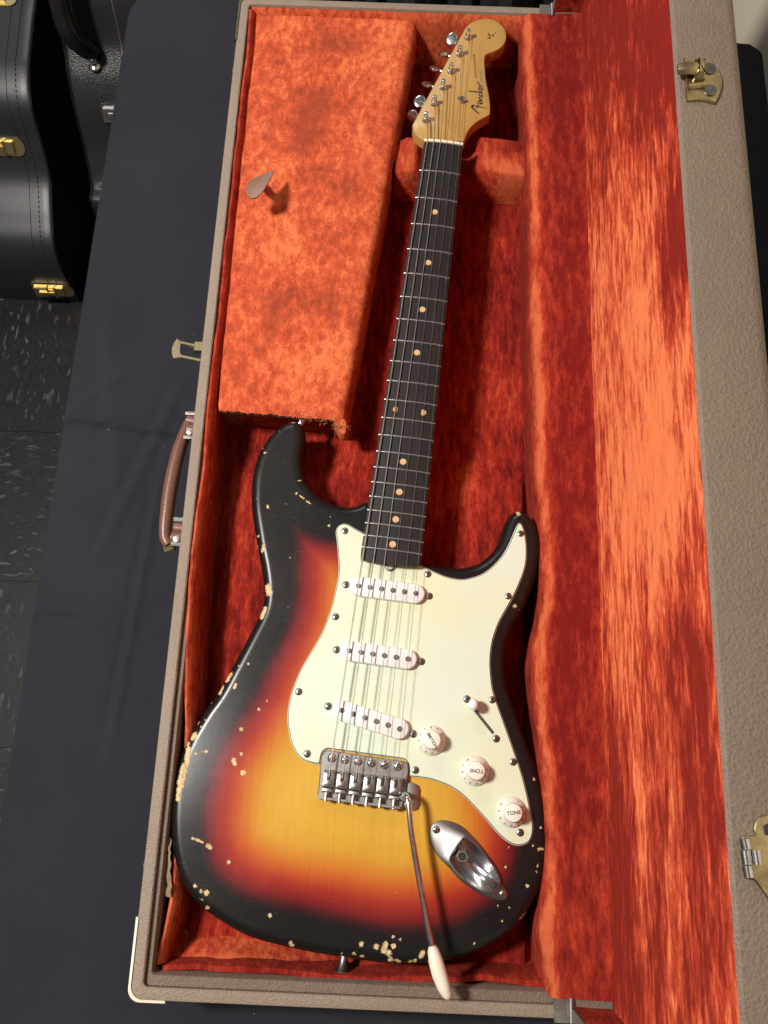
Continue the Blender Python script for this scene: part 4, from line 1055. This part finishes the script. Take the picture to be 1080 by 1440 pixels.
# frets
fm_=MB(); 
rows=[]
for s in np.linspace(-1,1,15):
    zc_=-(184-math.sqrt(184**2-(s*25)**2))
    rows.append([(s*1000*.001,1.15*math.cos(R_(a)),zc_+1.0*math.sin(R_(a))-.02) for a in (0,30,60,90,120,150,180)]+[(s,-1.1,zc_-1),(s,1.1,zc_-1)])
fm_.rings(rows); fmm=fm_.mesh('fret',[M['fret']])
for n in range(1,22):
    y=-647.7*(1-2**(-n/12)); h=hw(y)+.15
    place('fret',fmm,gt,(*g2w(0,y),FB),(0,0,GA),(h,1,1))
dot=MB(); dot.lathe([(3.1,-.4),(3.1,.06),(.1,.08)],20); dme=dot.mesh('position_dot',[M['clay']])
Fm=lambda n:-647.7*(2-2**(-n/12)-2**(-(n-1)/12))/2
for n in (3,5,7,9,15,17,19,21): place('position_dot',dme,gt,(*g2w(0,Fm(n)),FB))
ddx=(at(594.5,579,88)[0]-at(556.5,575,88)[0])/2
for s in (-1,1): place('position_dot',dme,gt,(*g2w(s*ddx,Fm(12)),fbz(ddx,0)+.02))
m=MB(); rows=[]
for x in np.linspace(-21,21,13): zt=fbz(x,0); rows.append([G(x,yv,zv) for yv,zv in ((0,82),(3.4,82),(3.4,zt+1.3),(3.0,zt+1.7),(.4,zt+1.9),(0,zt+1.6))])
m.rings(rows); m.build('nut',M['bone'],gt)
m=MB(); m.lathe([(6,-3),(6,0),(5.4,1.2),(3.4,1.5),(3.2,.3),(.1,.3)],24,c=(*at(549.5,795,79),77)); m.build('truss_rod_nut',M['pole'],gt)
# headstock
zHs=82.6
hs=zz([(245,1262),(190,1230),(150,1180),(135,1120),(155,1075),(300,810),(470,495),(640,190),(690,145),(760,115),(840,105),(910,118),(970,155),(1012,210),(1027,265),(1020,320),(985,375),(930,410),(870,432),(835,450),(822,480),(822,560),(833,680),(855,790),(870,880),(875,960),(872,1018),(820,1045),(760,1080),(700,1130),(655,1190),(630,1268)],560,10,.14815,zHs)
HS=[]
k=len(hs)
sharp={0,26,31}
HSd=list(spline(hs[0:6],4,False))+list(spline(hs[5:9],1,False))[1:]+list(spline(hs[8:27],4,False))[1:]+list(spline(hs[26:32],4,False))[1:]
HS=ccw(resample(HSd,1.5)); HS=(np.roll(HS,1,0)+3*HS+np.roll(HS,-1,0))/5
m=MB(); slab(m,HS,zHs-14,[(0,zHs-1.6),(.5,zHs-.5),(1.6,zHs)]); m.build('headstock',M['maple'],gt)
# wedge between nut and headstock face
# tuners
post=[(659.2,51.5),(647.4,73.7),(635.5,97.4),(624.4,119.6),(611.8,141.8),(600,165.5)]
btn=[(635.5,54.4),(623.7,75),(611.8,96),(600.7,118),(590.4,142),(580.7,162.5)]
pb=[(658,53.5),(646.2,77),(634.2,101),(623,124),(610.5,146.5),(598.8,169.5)]
tm_=MB(); tm_.lathe([(4.4,0),(4.4,1.0),(3.8,2.0),(2.6,2.2),(2.55,6.5),(2.2,7.4),(2.2,8.4),(2.6,9.2),(2.5,11.0),(1.1,11.2),(1.0,9.4),(.1,9.4)],20); tmm=tm_.mesh('tuner_post',[M['steel']])
bt=MB(); P=[(6.2*math.cos(a)*(1+.08*math.cos(2*a)),7.2*math.sin(a)) for a in np.linspace(0,2*math.pi,25)[:-1]]
P=[(a*.92,b*.92) for a,b in P]; slab(bt,P,-1.6,[(-.5,-1.0),(-.8,0),(-.5,1.0),(.4,1.5),(2.2,1.7)]); bt.tube([(0,0,0),(16,0,0)],1.8,8); btm=bt.mesh('tuner_button',[M['chrome']])
hd_dir=(np.array(at(*post[0],zHs))-np.array(at(*post[-1],zHs))); hd_dir/=np.hypot(*hd_dir); hth=math.atan2(hd_dir[1],hd_dir[0])
rollv=[.45,-.55,-.6,-.5,.3,1.15]
for i in range(6):
    place('tuner_post',tmm,gt,(*at(*pb[i],zHs),zHs))
    c=at(*btn[i],68); th=hth-R_(90)
    place('tuner_button',btm,gt,(*c,67),(rollv[i],0,th))
    a=at(*pb[i],zHs); m=MB()
# tuner gear strip under the headstock
m=MB(); a=np.array(at(*pb[0],zHs)); b=np.array(at(*pb[5],zHs)); nrm=np.array([-hd_dir[1],hd_dir[0]]); 
if nrm[0]>0: nrm=-nrm
for i in range(6):
    q=np.array(at(*pb[i],zHs)); th=hth; R=Matrix.Rotation(th,4,'Z')
    vs=[R@Vector((sx*9,sy*5.5,0)) for sx,sy in ((-1,-1),(1,-1),(1,1),(-1,1))]
    mm=MB(); slab(mm,[(v.x+q[0],v.y+q[1]) for v in vs],zHs-24,[(0,zHs-14.2)]); mm.build('tuner_housing',M['nickel'],gt)
m=MB(); sx,sy=at(649.6,140.3,zHs+2); m.lathe([(2.6,0),(2.6,2),(3.8,2.2),(3.6,3.6),(.1,4)],16,c=(sx,sy,zHs)); m.tube([(sx-5,sy+1.2,zHs+3.2),(sx,sy,zHs+1.9),(sx+5,sy-1.2,zHs+3.2)],[1.4,1.8,1.4],8); m.build('string_tree',M['steel'],gt)
# strings
gauge=[.70,.60,.50,.28,.26,.24]
nutx=[-17.5+7*i for i in range(6)]
for i in range(6):
    s_,zs_=saddle_pts[i]; P=np.array(g2w(nutx[i],1.7)); pz=fbz(nutx[i],0)+2.0
    j=5-i; tpost=np.array(at(*pb[j],zHs)); 
    q=[(s_[0]+bn[0]*3.5,s_[1]+bn[1]*3.5,zs_-4.5),(s_[0],s_[1],zs_+gauge[i]),(P[0],P[1],pz+.2)]
    q2=np.array(g2w(nutx[i],3.6))
    tgt=tpost+np.array([1.9,0])
    if i>=4:
        tr=np.array((sx+(-2.5 if i==4 else 2.5),sy)); q+= [(tr[0],tr[1],zHs+2.6)]
    q+=[(tgt[0],tgt[1],zHs+5.2)]
    m=MB()
    for a_,b_ in zip(q[:-1],q[1:]): m.tube([a_,b_],gauge[i],6)
    for kk in range(3): m.tube([(tpost[0]+(2.7+gauge[i]*.6)*math.cos(t2),tpost[1]+(2.7+gauge[i]*.6)*math.sin(t2),zHs+5.2-kk*gauge[i]*1.9-t2*.05) for t2 in np.linspace(0,2*math.pi,13)],gauge[i],5)
    m.build('string',M['string_w'] if i<3 else M['string_p'],gt)
# decals: a brushed script word, small capitals, patent lines and a worn mark
def strokes(name,lst,f,wd,mat,zv,par,h=.12):
    m=MB()
    for st in lst:
        pts=spline([f(*p[:2]) for p in st],6,False) if len(st)>2 else np.array([f(*p[:2]) for p in st])
        ww=np.interp(np.linspace(0,1,len(pts)),np.linspace(0,1,len(st)),[p[2] if len(p)>2 else 1 for p in st])*wd
        t=np.gradient(pts,axis=0); t/=np.maximum(1e-9,np.hypot(t[:,0],t[:,1]))[:,None]; n_=np.stack([-t[:,1],t[:,0]],1)
        L_=pts+n_*ww[:,None]/2; R2=pts-n_*ww[:,None]/2; k=len(pts)
        m.add([(p[0],p[1],zv+h) for p in L_]+[(p[0],p[1],zv+h) for p in R2],[(i,i+1,k+i+1,k+i) for i in range(k-1)])
    return m.build(name,mat,par,False,fix=False)
Zd=lambda a,b:at(560+a*.14815,10+b*.14815,zHs+.1)
F_=[[(770,1015,.7),(735,985,1.1),(705,955,1.5),(702,940,1.3),(720,938,1),(770,945,.9),(838,962,.4)],[(705,950,.8),(700,935,.7),(715,925,.7)],
 [(752,960,.5),(757,930,.7),(752,905,.6)],   # crossbar of the F
 [(775,925,.6),(790,905,.8),(780,890,1),(765,893,.9),(772,912,.8),(795,918,.7),(800,898,.6)],   # e
 [(765,885,.7),(795,882,1),(790,878,.7),(768,868,.7),(768,858,.9),(797,855,.9),(800,845,.6)],  # n
 [(775,822,.7),(768,835,.9),(785,842,.9),(800,830,.9),(790,816,.8),(765,812,.7)],[(668,797,1.1),(720,802,1.1),(785,808,1.1),(800,797,.7)], # d with its long ascender
 [(790,790,.7),(785,772,.9),(768,765,1),(765,780,.9),(782,790,.9),(800,778,.9),(797,762,.6)], # e
 [(768,752,.8),(796,748,1.1)],[(785,748,.7),(766,735,.8),(764,722,1),(750,712,.9)]]
dec=strokes('decal',F_,Zd,1.75,M['ink_gold'],zHs,gt)
def flat_text(name,txt,size,p0,p1,mat,par,space=1.0):
    a=np.array(Zd(*p0)); b=np.array(Zd(*p1)); th=math.atan2(b[1]-a[1],b[0]-a[0]); me=text_mesh(txt,size,mat,.04,space)
    xs=[v.co.x for v in me.vertices]; Lw=(max(xs)-min(xs))*1000; o=place(name,me,gt,(*((a+b)/2),zHs+.12),(0,0,th),(np.hypot(*(b-a))/Lw,1,1)); return o
flat_text('model_lettering','STRATOCASTER',3.0,(738,668),(720,447),M['ink_gold'],gt,1.3)
flat_text('patent_lettering','WITH SYNCHRONIZED TREMOLO',1.5,(810,800),(790,590),M['ink_faint'],gt)
flat_text('patent_lettering','PAT. 2,573,254  2,741,146  3,143,028',1.2,(792,800),(776,600),M['ink_faint'],gt)
mk=[[(862,302,1),(868,270,1),(852,243,.8)],[(840,298,.8),(885,292,.8)],[(850,262,.6),(900,270,.7),(905,262,.6),(890,250,.6)],[(905,285,.8),(908,270,.8)],[(918,250,.9),(926,238,.9)]]
strokes('worn_mark',mk,Zd,1.3,M['ink_gold'],zHs,gt)
